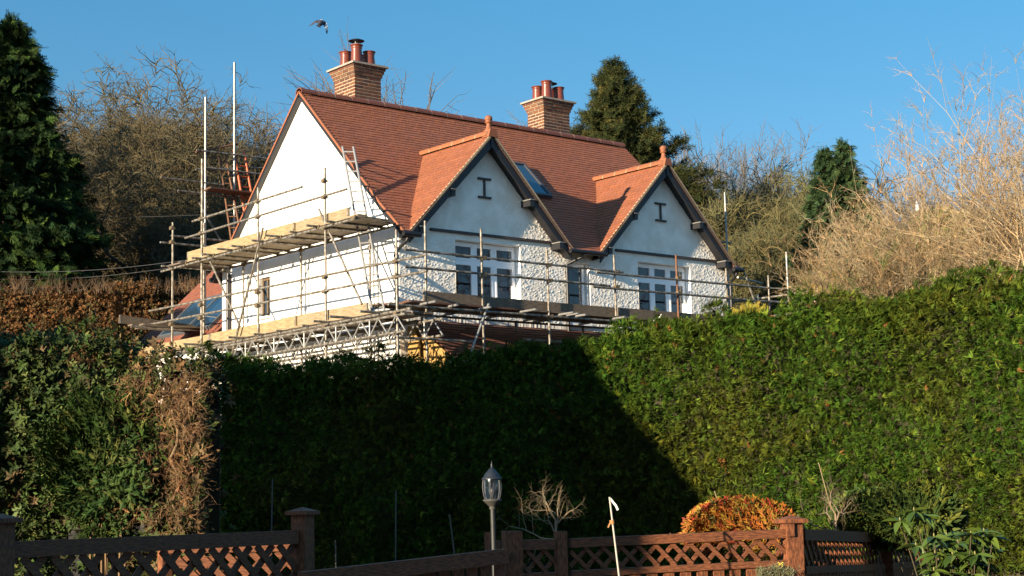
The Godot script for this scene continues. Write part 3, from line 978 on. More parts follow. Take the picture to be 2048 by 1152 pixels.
func make_shade_buildings() -> void:
	# the neighbour's house and shed beside the viewpoint, whose shadows fall on the hedge and the fence
	var L := Vector3(SUN.x, 0, SUN.z)
	var l1 := L.length()
	L /= l1
	var drop := 0.2 / l1
	var A := at(1212, 680, 18.8)
	var B := at(1448, 1010, 17.7)
	var side := Vector3(-L.z, 0, L.x)
	if side.dot(rgt) < 0: side = -side
	var back := 16.0
	var o := A - L * back
	var a := Vector2(0, A.y + back * drop)
	var bd := (B - A).dot(side)
	var along := (B - A).dot(L)
	var b := Vector2(bd, B.y + (back + along) * drop)
	var sl := (a.y - b.y) / (b.x - a.x)
	var ap := Vector2(-2.35, a.y + 2.35 * sl)
	var lb := Vector2(ap.x - (b.x - ap.x), b.y)
	var g := hgt(o)
	var nb := thing("neighbouring_house", "brick house with steep gabled roof beside the viewpoint, outside the view", "house", Vector3.ZERO)
	var P := func(q: Vector2, d: float) -> Vector3: return o + side * q.x + Vector3(0, q.y - o.y, 0) - L * d
	var w := MB.new()
	var e0 := Vector2(b.x - 0.25, b.y - 0.2)
	var e1 := Vector2(lb.x + 0.25, lb.y - 0.2)
	var prof := [Vector2(e1.x, g), Vector2(e0.x, g), e0, Vector2(ap.x, ap.y - 0.25), e1]
	var pts := []
	for q in prof: pts.append(P.call(q, 0.3))
	w.prism(pts, -L * 7.0)
	obj("wall", w, textured(smat(0.26, 0.12, 0.075, 0.9), M.mottle, Vector3.ONE, true), nb)
	for e in [[b, ap], [ap, lb]]:
		var r := MB.new()
		r.prism([P.call(e[0], 0.0), P.call(e[1], 0.0), P.call(e[1] - Vector2(0, 0.14), 0.0), P.call(e[0] - Vector2(0, 0.14), 0.0)], -L * 7.6)
		obj("roof", r, M.ridge[0], nb)
	# the house the picture is taken from, behind the viewpoint
	var oh := thing("own_house", "plain brick house behind the viewpoint, outside the view", "house", Vector3.ZERO)
	var ow := MB.new()
	var oc := rs(3.0, -6.5, 0)
	var oby := hgt(oc)
	ow.box(Vector3(oc.x, oby + 2.6, oc.z), Vector3(22, 5.2, 7), Basis(Vector3.UP, YAW))
	obj("wall", ow, textured(smat(0.20, 0.10, 0.065, 0.9), M.mottle, Vector3.ONE, true), oh)
	var orf := MB.new()
	var ob := Basis(Vector3.UP, YAW)
	var e2 := [Vector3(oc.x, oby + 5.2, oc.z) - ob.x * 11.2 + ob.z * 3.9, Vector3(oc.x, oby + 5.2, oc.z) - ob.x * 11.2 - ob.z * 3.9, Vector3(oc.x, oby + 8.2, oc.z) - ob.x * 11.2]
	orf.prism([e2[1], e2[0], e2[2]], ob.x * 22.4)
	obj("roof", orf, M.ridge[2], oh)
	# garden shed
	var c := rs(0.60, 9.8, 0) - L * 8.3
	var top := -2.08 + 8.3 * drop
	var sh := thing("garden_shed", "brown timber garden shed with pent roof beside the viewpoint, outside the view", "shed", Vector3.ZERO)
	var gy := hgt(c)
	var s := MB.new()
	var q0 := c
	var q1 := c - side * 1.9
	s.prism([Vector3(q1.x, gy, q1.z), Vector3(q0.x, gy, q0.z), Vector3(q0.x, top - 0.1, q0.z), Vector3(q1.x, top - 0.1, q1.z)], -L * 1.4)
	obj("wall", s, M.fence, sh)
	var rf := MB.new()
	var k0 := q0 + side * 0.1 + L * 0.1
	var k1 := q1 - side * 0.1 + L * 0.1
	rf.prism([Vector3(k1.x, top - 0.09, k1.z), Vector3(k0.x, top - 0.09, k0.z), Vector3(k0.x, top, k0.z), Vector3(k1.x, top, k1.z)], -L * 1.6)
	obj("roof", rf, M.soil, sh)

# ---------------------------------------------------------------- scaffolding
var pole_mesh: CylinderMesh
var clip_mesh: ArrayMesh

func pole(parent: Node, called: String, a: Vector3, b: Vector3, mat: Material, r := 0.0255) -> MeshInstance3D:
	if pole_mesh == null:
		pole_mesh = CylinderMesh.new()
		pole_mesh.top_radius = 1.0
		pole_mesh.bottom_radius = 1.0
		pole_mesh.height = 1.0
		pole_mesh.radial_segments = 12
		pole_mesh.rings = 0
	var o := obj(called, pole_mesh, mat, parent)
	var d := (b - a).normalized()
	var s := d.cross(Vector3.UP if absf(d.y) < 0.95 else Vector3.RIGHT).normalized()
	o.transform = Transform3D(Basis(s * r, d * a.distance_to(b), s.cross(d) * r), (a + b) / 2)
	return o

func clip(parent: Node, p: Vector3, turn := 0.0) -> void:
	if clip_mesh == null:
		var mb := MB.new()
		mb.box(Vector3.ZERO, Vector3(0.085, 0.075, 0.095))
		mb.box(Vector3(0.05, 0.0, 0.03), Vector3(0.05, 0.03, 0.04))
		mb.box(Vector3(-0.03, 0.02, 0.055), Vector3(0.03, 0.06, 0.04))
		clip_mesh = mb.mesh()
	var o := obj("coupler", clip_mesh, M.coupler, parent)
	o.position = p
	o.rotation.y = turn

func board(parent: Node, called: String, a: Vector3, b: Vector3, w: float, h: float, mat: Material, up := Vector3.UP) -> void:
	var mb := MB.new()
	var d := (b - a).normalized()
	mb.bar(a, b, w, h, up)
	# galvanised end bands stand a little proud
	var o := obj(called, mb, mat, parent)
	for e in [a + d * 0.03, b - d * 0.03]:
		var eb := MB.new()
		eb.bar(e - d * 0.018, e + d * 0.018, w + 0.006, h + 0.006, up)
		obj("end_band", eb, M.steel, o)

func lattice(parent: Node, x: float, z0: float, z1: float, y0: float, y1: float, mat: Material) -> void:
	var lb := Node3D.new()
	lb.name = numbered(parent, "lattice_beam")
	parent.add_child(lb, true)
	pole(lb, "chord", Vector3(x, y0, z0), Vector3(x, y0, z1), mat)
	pole(lb, "chord", Vector3(x, y1, z0), Vector3(x, y1, z1), mat)
	var n := int((z1 - z0) / 0.30)
	for i in n:
		var za := z0 + (z1 - z0) * i / n
		var zb := z0 + (z1 - z0) * (i + 1) / n
		var up := i % 2 == 0
		pole(lb, "lacing", Vector3(x, y0 if up else y1, za), Vector3(x, y1 if up else y0, zb), M.steel_bright, 0.016)
		if i % 4 == 0: pole(lb, "lacing", Vector3(x, y0, za), Vector3(x, y1, za), M.steel_bright, 0.018)

func ladder(called: String, label: String, a0: Vector3, a1: Vector3, b0: Vector3, b1: Vector3, mat: Material, r: float, step: float) -> void:
	var l := thing(called, label, "ladder", Vector3.ZERO, "")
	pole(l, "stile", a0, b0, mat, r)
	pole(l, "stile", a1, b1, mat, r)
	var n := int(a0.distance_to(b0) / step)
	for i in n:
		var t := (i + 0.5) / n
		pole(l, "rung", a0.lerp(b0, t), a1.lerp(b1, t), mat, r * 0.62)

func make_scaffold() -> void:
	var rng := RandomNumberGenerator.new()
	rng.seed = 23
	var sc := thing("scaffolding", "galvanised tube scaffolding with timber boards wrapped round the white house", "scaffolding")
	var GND := -0.55
	var X := -1.32
	# --- left side: outer standards
	var left := [[-7.43, 4.82], [-6.0, 6.11], [-3.45, 5.0], [-0.74, 4.97], [1.78, 3.29]]
	var rails_l := [4.68, 4.34, 3.70, 2.67, 2.37, 1.66]
	for q in left:
		pole(sc, "standard", Vector3(X, GND, q[0]), Vector3(X, q[1], q[0]), M.steel if q[0] < 1 else M.steel)
		for y in rails_l:
			if y < q[1] and not (y > 3.4 and q[0] > 0.5): clip(sc, Vector3(X - 0.03, y, q[0]), 0.0)
	# ledgers and guard rails along the left
	var xo := X - 0.05
	pole(sc, "guard_rail", Vector3(xo, 4.68, -6.35), Vector3(xo, 4.69, -1.55), M.steel)
	pole(sc, "guard_rail", Vector3(xo, 4.335, -6.7), Vector3(xo, 4.36, 0.15), M.steel)
	pole(sc, "ledger", Vector3(xo, 3.69, -7.9), Vector3(xo, 3.71, 0.45), M.steel)
	pole(sc, "guard_rail", Vector3(xo, 2.80, -8.5), Vector3(xo, 2.655, 2.83), M.steel)
	pole(sc, "guard_rail", Vector3(xo, 2.47, -8.7), Vector3(xo, 2.345, 2.83), M.steel)
	pole(sc, "ledger", Vector3(xo, 1.66, -8.0), Vector3(xo, 1.69, 2.3), M.steel)
	for q in [[-0.22, 3.70], [-0.22, 1.66]]:
		pole(sc, "ledger", Vector3(q[0], q[1], -7.3), Vector3(q[0], q[1], 0.9 if q[1] < 3.0 else 0.2), M.steel)
	for z in [-6.0, -3.45, -0.74]:
		pole(sc, "standard", Vector3(-0.22, GND, z), Vector3(-0.22, 3.92, z), M.steel)
		clip(sc, Vector3(-0.22, 3.70, z)); clip(sc, Vector3(-0.22, 1.66, z))
	# transoms of the left lifts
	for k in 11:
		var z := -6.75 + k * 0.72 + rng.randf_range(-0.12, 0.12)
		if z < 0.3: pole(sc, "transom", Vector3(-1.55 - rng.randf() * 0.22, 3.745, z), Vector3(-0.08, 3.745, z + rng.randf_range(-0.06, 0.06)), M.steel)
		var z2 := -7.4 + k * 0.86 + rng.randf_range(-0.15, 0.15)
		pole(sc, "transom", Vector3(-1.5 - rng.randf() * 0.45, 1.715, z2), Vector3(-0.08, 1.715, z2 + rng.randf_range(-0.08, 0.08)), M.steel)
		if k % 2 == 0: clip(sc, Vector3(xo, 3.72, z))
	# boards of the left lifts, and their toe boards
	for k in 5:
		var x := -1.22 + k * 0.232
		var zj := -2.9 + rng.randf_range(-0.3, 0.3)
		board(sc, "deck_board", Vector3(x, 3.79, -6.75 + rng.randf_range(-0.1, 0.1)), Vector3(x, 3.79, zj - 0.01), 0.222, 0.038, M.board_new2)
		board(sc, "deck_board", Vector3(x, 3.79, zj + 0.01), Vector3(x, 3.79, 0.12 + 0.09 * (4 - k) + rng.randf_range(-0.08, 0.08)), 0.222, 0.038, M.board_new2 if k < 3 else M.board_old_z)
		board(sc, "deck_board", Vector3(x, 1.76, -7.3 + rng.randf_range(-0.1, 0.1)), Vector3(x, 1.76, zj - 0.5), 0.222, 0.038, M.board_new2)
		board(sc, "deck_board", Vector3(x, 1.76, zj - 0.48), Vector3(x, 1.76, 1.3 + rng.randf_range(-0.1, 0.15)), 0.222, 0.038, M.board_new2 if k < 2 else M.board_old_z)
	board(sc, "toe_board", Vector3(-1.275, 3.91, -6.76), Vector3(-1.275, 3.91, -2.0), 0.038, 0.205, M.board_new)
	board(sc, "toe_board", Vector3(-1.235, 3.915, -2.3), Vector3(-1.235, 3.915, 0.02), 0.038, 0.205, M.board_new2)
	board(sc, "toe_board", Vector3(-1.275, 1.87, -9.6), Vector3(-1.275, 1.86, -5.67), 0.038, 0.215, M.board_new)
	board(sc, "toe_board", Vector3(-1.275, 1.87, -5.66), Vector3(-1.275, 1.89, -1.95), 0.038, 0.215, M.board_new)
	board(sc, "toe_board", Vector3(-1.235, 1.91, -2.6), Vector3(-1.235, 1.89, 0.66), 0.038, 0.215, M.board_new2)
	# braces on the left
	pole(sc, "brace", Vector3(-1.40, 4.05, -3.10), Vector3(-1.40, 1.30, -4.50), M.steel)
	pole(sc, "brace", Vector3(-1.27, 4.15, -1.06), Vector3(-1.27, 1.98, 0.50), M.steel)
	pole(sc, "brace", Vector3(-1.27, 4.10, -6.05), Vector3(-1.27, 1.92, -4.25), M.steel)
	lattice(sc, -1.43, -6.2, 2.2, 1.27, 1.60, M.steel)
	lattice(sc, -0.32, -6.0, 1.9, 1.27, 1.60, M.steel)
	# --- front: outer standards
	var Z := 1.40
	var front := [[1.085, 3.58], [2.86, 3.29], [4.80, 3.34], [6.73, 3.50], [8.37, 3.32]]
	for q in front:
		pole(sc, "standard", Vector3(q[0] + 0.02, GND, Z), Vector3(q[0] - 0.01, q[1], Z), M.steel_rust if q[0] > 6 and q[0] < 7 else M.steel)
		for y in [2.965, 2.63, 1.86]: clip(sc, Vector3(q[0], y, Z + 0.03), PI / 2)
	pole(sc, "standard", Vector3(-0.257, GND, 1.28), Vector3(-0.257, 3.64, 1.28), M.steel)
	for x in [0.35, 2.86, 4.80, 6.73, 8.37]:
		pole(sc, "standard", Vector3(x, GND, 0.30), Vector3(x, 1.90, 0.30), M.steel)
	pole(sc, "guard_rail", Vector3(-0.88, 2.985, Z + 0.05), Vector3(5.0, 2.97, Z + 0.05), M.steel)
	pole(sc, "guard_rail", Vector3(4.2, 2.91, Z + 0.05), Vector3(10.6, 2.95, Z + 0.05), M.steel)
	pole(sc, "guard_rail", Vector3(-0.88, 2.645, Z + 0.05), Vector3(4.6, 2.64, Z + 0.05), M.steel)
	pole(sc, "guard_rail", Vector3(4.1, 2.585, Z + 0.05), Vector3(10.5, 2.62, Z + 0.05), M.steel)
	pole(sc, "ledger", Vector3(-1.3, 1.87, Z + 0.05), Vector3(9.6, 1.87, Z + 0.05), M.steel)
	pole(sc, "ledger", Vector3(-1.1, 1.87, 0.30), Vector3(9.6, 1.87, 0.30), M.steel)
	pole(sc, "ledger", Vector3(-1.0, 1.25, Z - 0.05), Vector3(0.9, 1.25, Z - 0.05), M.steel)
	for x in [1.02, 2.07, 3.14, 3.36, 3.64, 4.68, 5.80, 7.30, 8.3, 0.2, -0.5]:
		var out := 0.25 + rng.randf() * 0.3
		pole(sc, "transom", Vector3(x + rng.randf_range(-0.1, 0.1), 1.925, 0.12), Vector3(x, 1.925, Z + out), M.steel_bright)
	pole(sc, "brace", Vector3(1.16, 2.02, 1.50), Vector3(0.62, 0.90, 1.50), M.steel_bright)
	pole(sc, "brace", Vector3(5.85, 2.05, 1.75), Vector3(5.7, 1.70, 1.52), M.steel_bright)
	for k in 5:
		var z := 0.38 + k * 0.232
		var xa := -0.9 + rng.randf_range(-0.25, 0.2)
		var joints := [xa, 2.6 + rng.randf_range(-0.3, 0.3), 6.3 + rng.randf_range(-0.3, 0.3), 9.7 + rng.randf_range(-0.2, 0.2)]
		for i in 3: board(sc, "deck_board", Vector3(joints[i] + 0.008, 1.975, z), Vector3(joints[i + 1] - 0.008, 1.975, z), 0.222, 0.038, M.board_red if i == 0 and k > 1 else M.board_old_x)
	board(sc, "toe_board", Vector3(-0.37, 2.10, 1.345), Vector3(1.32, 2.095, 1.345), 0.215, 0.038, M.board_old_x, Vector3(0, 0, 1))
	board(sc, "toe_board", Vector3(1.20, 2.095, 1.30), Vector3(4.95, 2.085, 1.30), 0.215, 0.038, M.board_old_x, Vector3(0, 0, 1))
	board(sc, "toe_board", Vector3(4.90, 2.085, 1.345), Vector3(8.75, 2.085, 1.345), 0.215, 0.038, M.board_old_x, Vector3(0, 0, 1))
	# --- tower and platform behind the left gable
	for q in [[0.345, 8.45, -8.9], [1.18, 9.50, -8.9], [-0.2, 5.0, -7.95], [2.6, 6.6, -8.9]]:
		pole(sc, "standard", Vector3(q[0], GND, q[2]), Vector3(q[0], q[1], q[2]), M.steel_bright if q[1] > 8 else M.steel, 0.03)
	pole(sc, "guard_rail", Vector3(0.1, 7.0, -8.95), Vector3(1.3, 7.36, -8.95), M.steel_rust)
	pole(sc, "guard_rail", Vector3(0.1, 6.55, -8.95), Vector3(3.0, 6.95, -8.95), M.steel)
	pole(sc, "guard_rail", Vector3(0.05, 7.02, -8.82), Vector3(3.2, 7.06, -8.82), M.steel)
	pole(sc, "guard_rail", Vector3(0.3, 6.60, -8.82), Vector3(2.9, 6.62, -8.82), M.steel)
	pole(sc, "ledger", Vector3(-0.4, 5.95, -8.95), Vector3(2.9, 5.95, -8.95), M.steel)
	pole(sc, "ledger", Vector3(-0.9, 6.22, -8.9), Vector3(0.8, 6.22, -8.9), M.steel)
	pole(sc, "ledger", Vector3(-0.6, 4.78, -8.9), Vector3(1.6, 4.78, -8.9), M.steel)
	pole(sc, "ledger", Vector3(-1.0, 4.55, -8.7), Vector3(0.9, 4.55, -8.7), M.steel)
	pole(sc, "brace", Vector3(0.2, 5.7, -8.95), Vector3(1.0, 4.5, -8.95), M.steel)
	for k in 2: board(sc, "deck_board", Vector3(0.2 + rng.randf() * 0.1, 6.02 + 0.002 * k, -8.8 + k * 0.232), Vector3(2.5, 6.02 + 0.002 * k, -8.8 + k * 0.232), 0.222, 0.038, M.board_red)
	for k in 4: board(sc, "deck_board", Vector3(-2.0 + rng.randf() * 0.5, 2.42, -8.9 + k * 0.232), Vector3(1.4, 2.42, -8.9 + k * 0.232), 0.222, 0.038, M.board_old_x)
	board(sc, "toe_board", Vector3(-1.95, 2.62, -8.95), Vector3(0.35, 2.46, -8.95), 0.20, 0.038, M.board_old_x, Vector3(0, 0, 1))
	pole(sc, "ledger", Vector3(-2.0, 2.36, -8.2), Vector3(1.2, 2.36, -8.2), M.steel)
	pole(sc, "standard", Vector3(-0.55, GND, -8.9), Vector3(-0.55, 4.3, -8.9), M.steel)
	for k in 3: board(sc, "deck_board", Vector3(-1.35, 3.79, -7.05 - k * 0.232), Vector3(1.0, 3.79, -7.05 - k * 0.232), 0.222, 0.038, M.board_old_x)
	pole(sc, "ledger", Vector3(-1.7, 3.72, -7.25), Vector3(0.8, 3.72, -7.25), M.steel)
	# --- return beyond the far end of the house
	for q in [[11.2, 5.85, -1.17], [11.2, 4.02, 0.81], [10.05, 3.30, 1.2], [11.2, 3.07, -0.19]]:
		pole(sc, "standard", Vector3(q[0], GND, q[2]), Vector3(q[0], q[1], q[2]), M.steel_bright if q[0] > 11 else M.steel)
	pole(sc, "guard_rail", Vector3(11.25, 3.0, -2.5), Vector3(11.25, 2.95, 1.85), M.steel)
	pole(sc, "guard_rail", Vector3(9.6, 2.70, 0.9), Vector3(12.4, 2.75, 1.1), M.steel)
	pole(sc, "guard_rail", Vector3(9.9, 3.35, 0.35), Vector3(11.3, 3.35, -0.1), M.steel)
	pole(sc, "ledger", Vector3(11.25, 2.45, -2.5), Vector3(11.25, 2.5, 1.6), M.steel)
	pole(sc, "ledger", Vector3(10.4, 4.55, -1.2), Vector3(11.4, 4.55, -1.2), M.steel)
	pole(sc, "brace", Vector3(10.2, 3.5, 0.3), Vector3(10.9, 2.0, 0.3), M.steel)
	# --- ladders
	ladder("ladder", "pale aluminium ladder leaning from lower scaffold boards to the left roof verge", Vector3(-0.95, 1.80, 0.42), Vector3(-0.95, 1.80, 0.83), Vector3(-0.30, 5.70, -1.62), Vector3(-0.30, 5.62, -1.20), M.alu, 0.026, 0.27)
	ladder("ladder", "orange painted ladder standing against the tall rear scaffold tower", Vector3(1.52, 4.4, -8.6), Vector3(1.83, 4.4, -8.6), Vector3(1.20, 7.2, -8.96), Vector3(1.5, 7.2, -8.96), M.orange, 0.034, 0.27)
	ladder("ladder", "rusty brown ladder beside the orange one on the rear tower", Vector3(1.10, 4.4, -8.8), Vector3(1.32, 4.4, -8.6), Vector3(0.80, 7.0, -9.0), Vector3(0.98, 7.0, -9.0), M.steel_rust, 0.028, 0.27)

# ---------------------------------------------------------------- plants: leaf and twig shapes
func frond_mesh(rng: RandomNumberGenerator, length: float, n: int, spread: float, leaf: float) -> ArrayMesh:
	# flat conifer spray along +Y, its tips hooking a little towards +Z
	var mb := MB.new()
	for i in n:
		var t := (i + 0.3) / n
		var p := Vector3(0, length * t, length * 0.22 * t * t)
		for sd in [-1.0, 1.0]:
			var l := leaf * (1.15 - 0.7 * t) * rng.randf_range(0.75, 1.2)
			var d := Vector3(sd * spread, 0.75, 0.18 + rng.randf_range(-0.3, 0.35)).normalized()
			var tip := p + d * l
			var w := d.cross(Vector3(0, 0, 1)).normalized() * l * 0.13
			mb.tri(p - w * 0.4, p + d * l * 0.45 + w + Vector3(0, 0, l * 0.06), tip)
			mb.tri(p - w * 0.4, tip, p + d * l * 0.45 - w + Vector3(0, 0, l * 0.04))
	mb.tri(Vector3(-0.06 * leaf, 0, 0), Vector3(0.06 * leaf, 0, 0), Vector3(0, length * 1.12, length * 0.26))
	return mb.mesh()

func leafy_mesh(rng: RandomNumberGenerator, n: int, size: float, width: float, reach: float) -> ArrayMesh:
	# a twig end with n pointed leaves round it, along +Y
	var mb := MB.new()
	for i in n:
		var t := float(i) / n
		var a := i * 2.4 + rng.randf()
		var p := Vector3(0, reach * t, 0)
		var d := Vector3(cos(a), rng.randf_range(0.2, 1.0), sin(a)).normalized()
		var l := size * rng.randf_range(0.7, 1.15)
		var s := d.cross(Vector3.UP).normalized()
		var u := s.cross(d)
		var m := p + d * l * 0.45
		var w := s * l * width
		mb.tri(p, m + w + u * l * 0.06, m)
		mb.tri(p, m, m - w + u * l * 0.06)
		mb.tri(m, m + w + u * l * 0.06, p + d * l - u * l * 0.08)
		mb.tri(m, p + d * l - u * l * 0.08, m - w + u * l * 0.06)
	mb.tube(Vector3.ZERO, Vector3(0, reach, 0), size * 0.035, size * 0.02, 3)
	return mb.mesh()

func twig_mesh(rng: RandomNumberGenerator, size: float, n: int, r: float, crook: float, spread: float) -> ArrayMesh:
	var mb := MB.new()
	for i in n:
		var d := Vector3(rng.randfn(0, spread), 1.0, rng.randfn(0, spread)).normalized()
		var p := Vector3(0, rng.randf() * size * 0.25, 0)
		var rr := r
		for k in 4:
			var q := p + d * size * 0.24
			mb.tube(p, q, rr, rr * 0.75, 3)
			if k > 0 and rng.randf() < 0.75:
				var e := (d + Vector3(rng.randfn(0, 0.8), rng.randfn(0, 0.6), rng.randfn(0, 0.8))).normalized()
				var q2 := q + e * size * 0.16
				mb.tube(q, q2, rr * 0.6, rr * 0.5, 3)
				mb.tube(q2, q2 + (e + Vector3(rng.randfn(0, 0.6), 0.3, rng.randfn(0, 0.6))).normalized() * size * 0.13, rr * 0.5, rr * 0.3, 3)
			p = q
			rr *= 0.75
			d = (d + Vector3(rng.randfn(0, crook), rng.randfn(0.05, crook), rng.randfn(0, crook))).normalized()
	return mb.mesh()

func aim(p: Vector3, dir: Vector3, roll: float, sc: float) -> Transform3D:    # +Y of the mesh along dir
	var y := dir.normalized()
	var x := y.cross(Vector3(0.31, 0.2, 0.93)).normalized()
	var z := x.cross(y)
	var b := Basis(x, y, z) * Basis(Vector3.UP, roll)
	return Transform3D(b.scaled_local(Vector3.ONE * sc), p)

func shade(c: Color, rng: RandomNumberGenerator, v: float, h := 0.15) -> Color:
	var t := 0.74 * (1.0 + rng.randf_range(-v, v))
	var e := rng.randf_range(-h, h)
	return Color(c.r * t * (1 + e), c.g * t, c.b * t * (1 - e))

func spray_mesh(rng: RandomNumberGenerator, blades: int, length: float, width: float, fan: float) -> ArrayMesh:
	# clipped conifer shoot: narrow curved blades fanning from one point along +Y
	var mb := MB.new()
	for i in blades:
		var a := (float(i) / (blades - 1) - 0.5) * fan + rng.randfn(0, 0.12)
		var d := Vector3(sin(a), cos(a), rng.randfn(0, 0.22)).normalized()
		var l := length * rng.randf_range(0.6, 1.1)
		var p := d * l * 0.12
		var bend := Vector3(0, 0, rng.randf_range(-0.1, 0.25)) * l
		var s := d.cross(Vector3(0, 0, 1)).normalized() * width
		var m := d * l * 0.55 + bend * 0.4
		mb.tri(p - s * 0.3, m + s * 0.5, m - s * 0.5)
		mb.tri(m - s * 0.5, m + s * 0.5, d * l + bend)
	return mb.mesh()

# ---------------------------------------------------------------- clipped hedges
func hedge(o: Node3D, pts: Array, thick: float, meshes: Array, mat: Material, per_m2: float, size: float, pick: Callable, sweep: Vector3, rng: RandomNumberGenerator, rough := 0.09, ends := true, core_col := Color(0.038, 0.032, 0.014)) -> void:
	# pts: [pixel column, pixel row of the top, depth]; the hedge stands on the ground below them
	var top := []
	for p in pts: top.append(at(p[0], p[1], p[2]))
	var last: int = top.size() - 2
	var fn := FastNoiseLite.new()
	fn.seed = rng.randi() % 1000
	fn.frequency = 0.9
	fn.fractal_octaves = 3
	var xf := []
	var cols := []
	for m in meshes:
		xf.append([]); cols.append([])
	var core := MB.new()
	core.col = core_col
	for i in top.size() - 1:
		var a: Vector3 = top[i]
		var b: Vector3 = top[i + 1]
		var t := Vector3(b.x - a.x, 0, b.z - a.z)
		var len := t.length()
		t = t / len
		var nn := Vector3(-t.z, 0, t.x)
		if nn.dot(fwd) > 0: nn = -nn
		var ga := hgt(a) - 0.05
		var gb := hgt(b) - 0.05
		var ins := nn * -(0.30 + rough)
		var bk := nn * -(thick - 0.1)
		var low := Vector3(0, 0.13, 0)
		var a_full := a
		var b_full := b
		if i == 0: a += t * minf(0.22, len * 0.6)
		if i == last: b -= t * minf(0.22, len * 0.6)
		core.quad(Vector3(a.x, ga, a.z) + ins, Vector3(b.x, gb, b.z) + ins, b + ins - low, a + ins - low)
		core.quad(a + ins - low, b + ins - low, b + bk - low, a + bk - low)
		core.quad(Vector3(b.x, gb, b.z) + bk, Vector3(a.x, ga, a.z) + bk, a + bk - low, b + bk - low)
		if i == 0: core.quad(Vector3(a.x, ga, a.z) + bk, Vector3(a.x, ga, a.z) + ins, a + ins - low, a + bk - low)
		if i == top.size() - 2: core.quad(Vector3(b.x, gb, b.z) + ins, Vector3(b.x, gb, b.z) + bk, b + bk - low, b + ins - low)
		a = a_full
		b = b_full
		var low_y := maxf(ga, CAM.y - 0.75)            # the foot is out of sight behind the fences
		var area := len * ((a.y + b.y) / 2 - low_y)
		var jobs := [[int(area * per_m2), 0], [int(len * thick * per_m2 * 0.8), 1], [int(area * per_m2 * 0.12), 4]]
		if ends and i == 0: jobs.append([int(thick * (a.y - low_y) * per_m2), 2])
		if ends and i == top.size() - 2: jobs.append([int(thick * (b.y - low_y) * per_m2), 3])
		for jb in jobs:
			for k in int(jb[0]):
				var u := rng.randf()
				var P: Vector3
				var out: Vector3
				var tp: Vector3 = a.lerp(b, u)
				if jb[1] == 0:
					P = Vector3(tp.x, lerpf(low_y, tp.y, rng.randf()), tp.z)
					out = nn
				elif jb[1] == 1:
					P = tp - nn * rng.randf() * thick
					out = (Vector3.UP + nn * 0.25).normalized()
				elif jb[1] == 4:
					P = Vector3(tp.x, lerpf(low_y, tp.y, rng.randf()), tp.z) - nn * thick
					out = -nn
				else:
					var e: Vector3 = a if jb[1] == 2 else b
					P = Vector3(e.x, lerpf(low_y, e.y, rng.randf()), e.z) - nn * rng.randf() * thick
					out = -t if jb[1] == 2 else t
				var bump := fn.get_noise_3d(P.x, P.y, P.z)
				P += out * (bump * rough * 1.6 - rng.randf() * rng.randf() * 0.32 - 0.01)
				if jb[1] == 1: P.y += bump * rough * 0.9 + (rng.randf() * 0.12 if rng.randf() < 0.06 else 0.0)
				var d := out * rng.randf_range(0.25, 0.75) + sweep * rng.randf_range(0.3, 1.1) + Vector3(rng.randfn(0, 0.4), rng.randfn(0, 0.4), rng.randfn(0, 0.4))
				var w := rng.randi() % meshes.size()
				xf[w].append(aim(P, d, rng.randf() * TAU, size * rng.randf_range(0.55, 1.35)))
				cols[w].append(pick.call(P, bump, rng))
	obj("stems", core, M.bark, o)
	for w in meshes.size(): multi("foliage", meshes[w], mat, xf[w], cols[w], o)

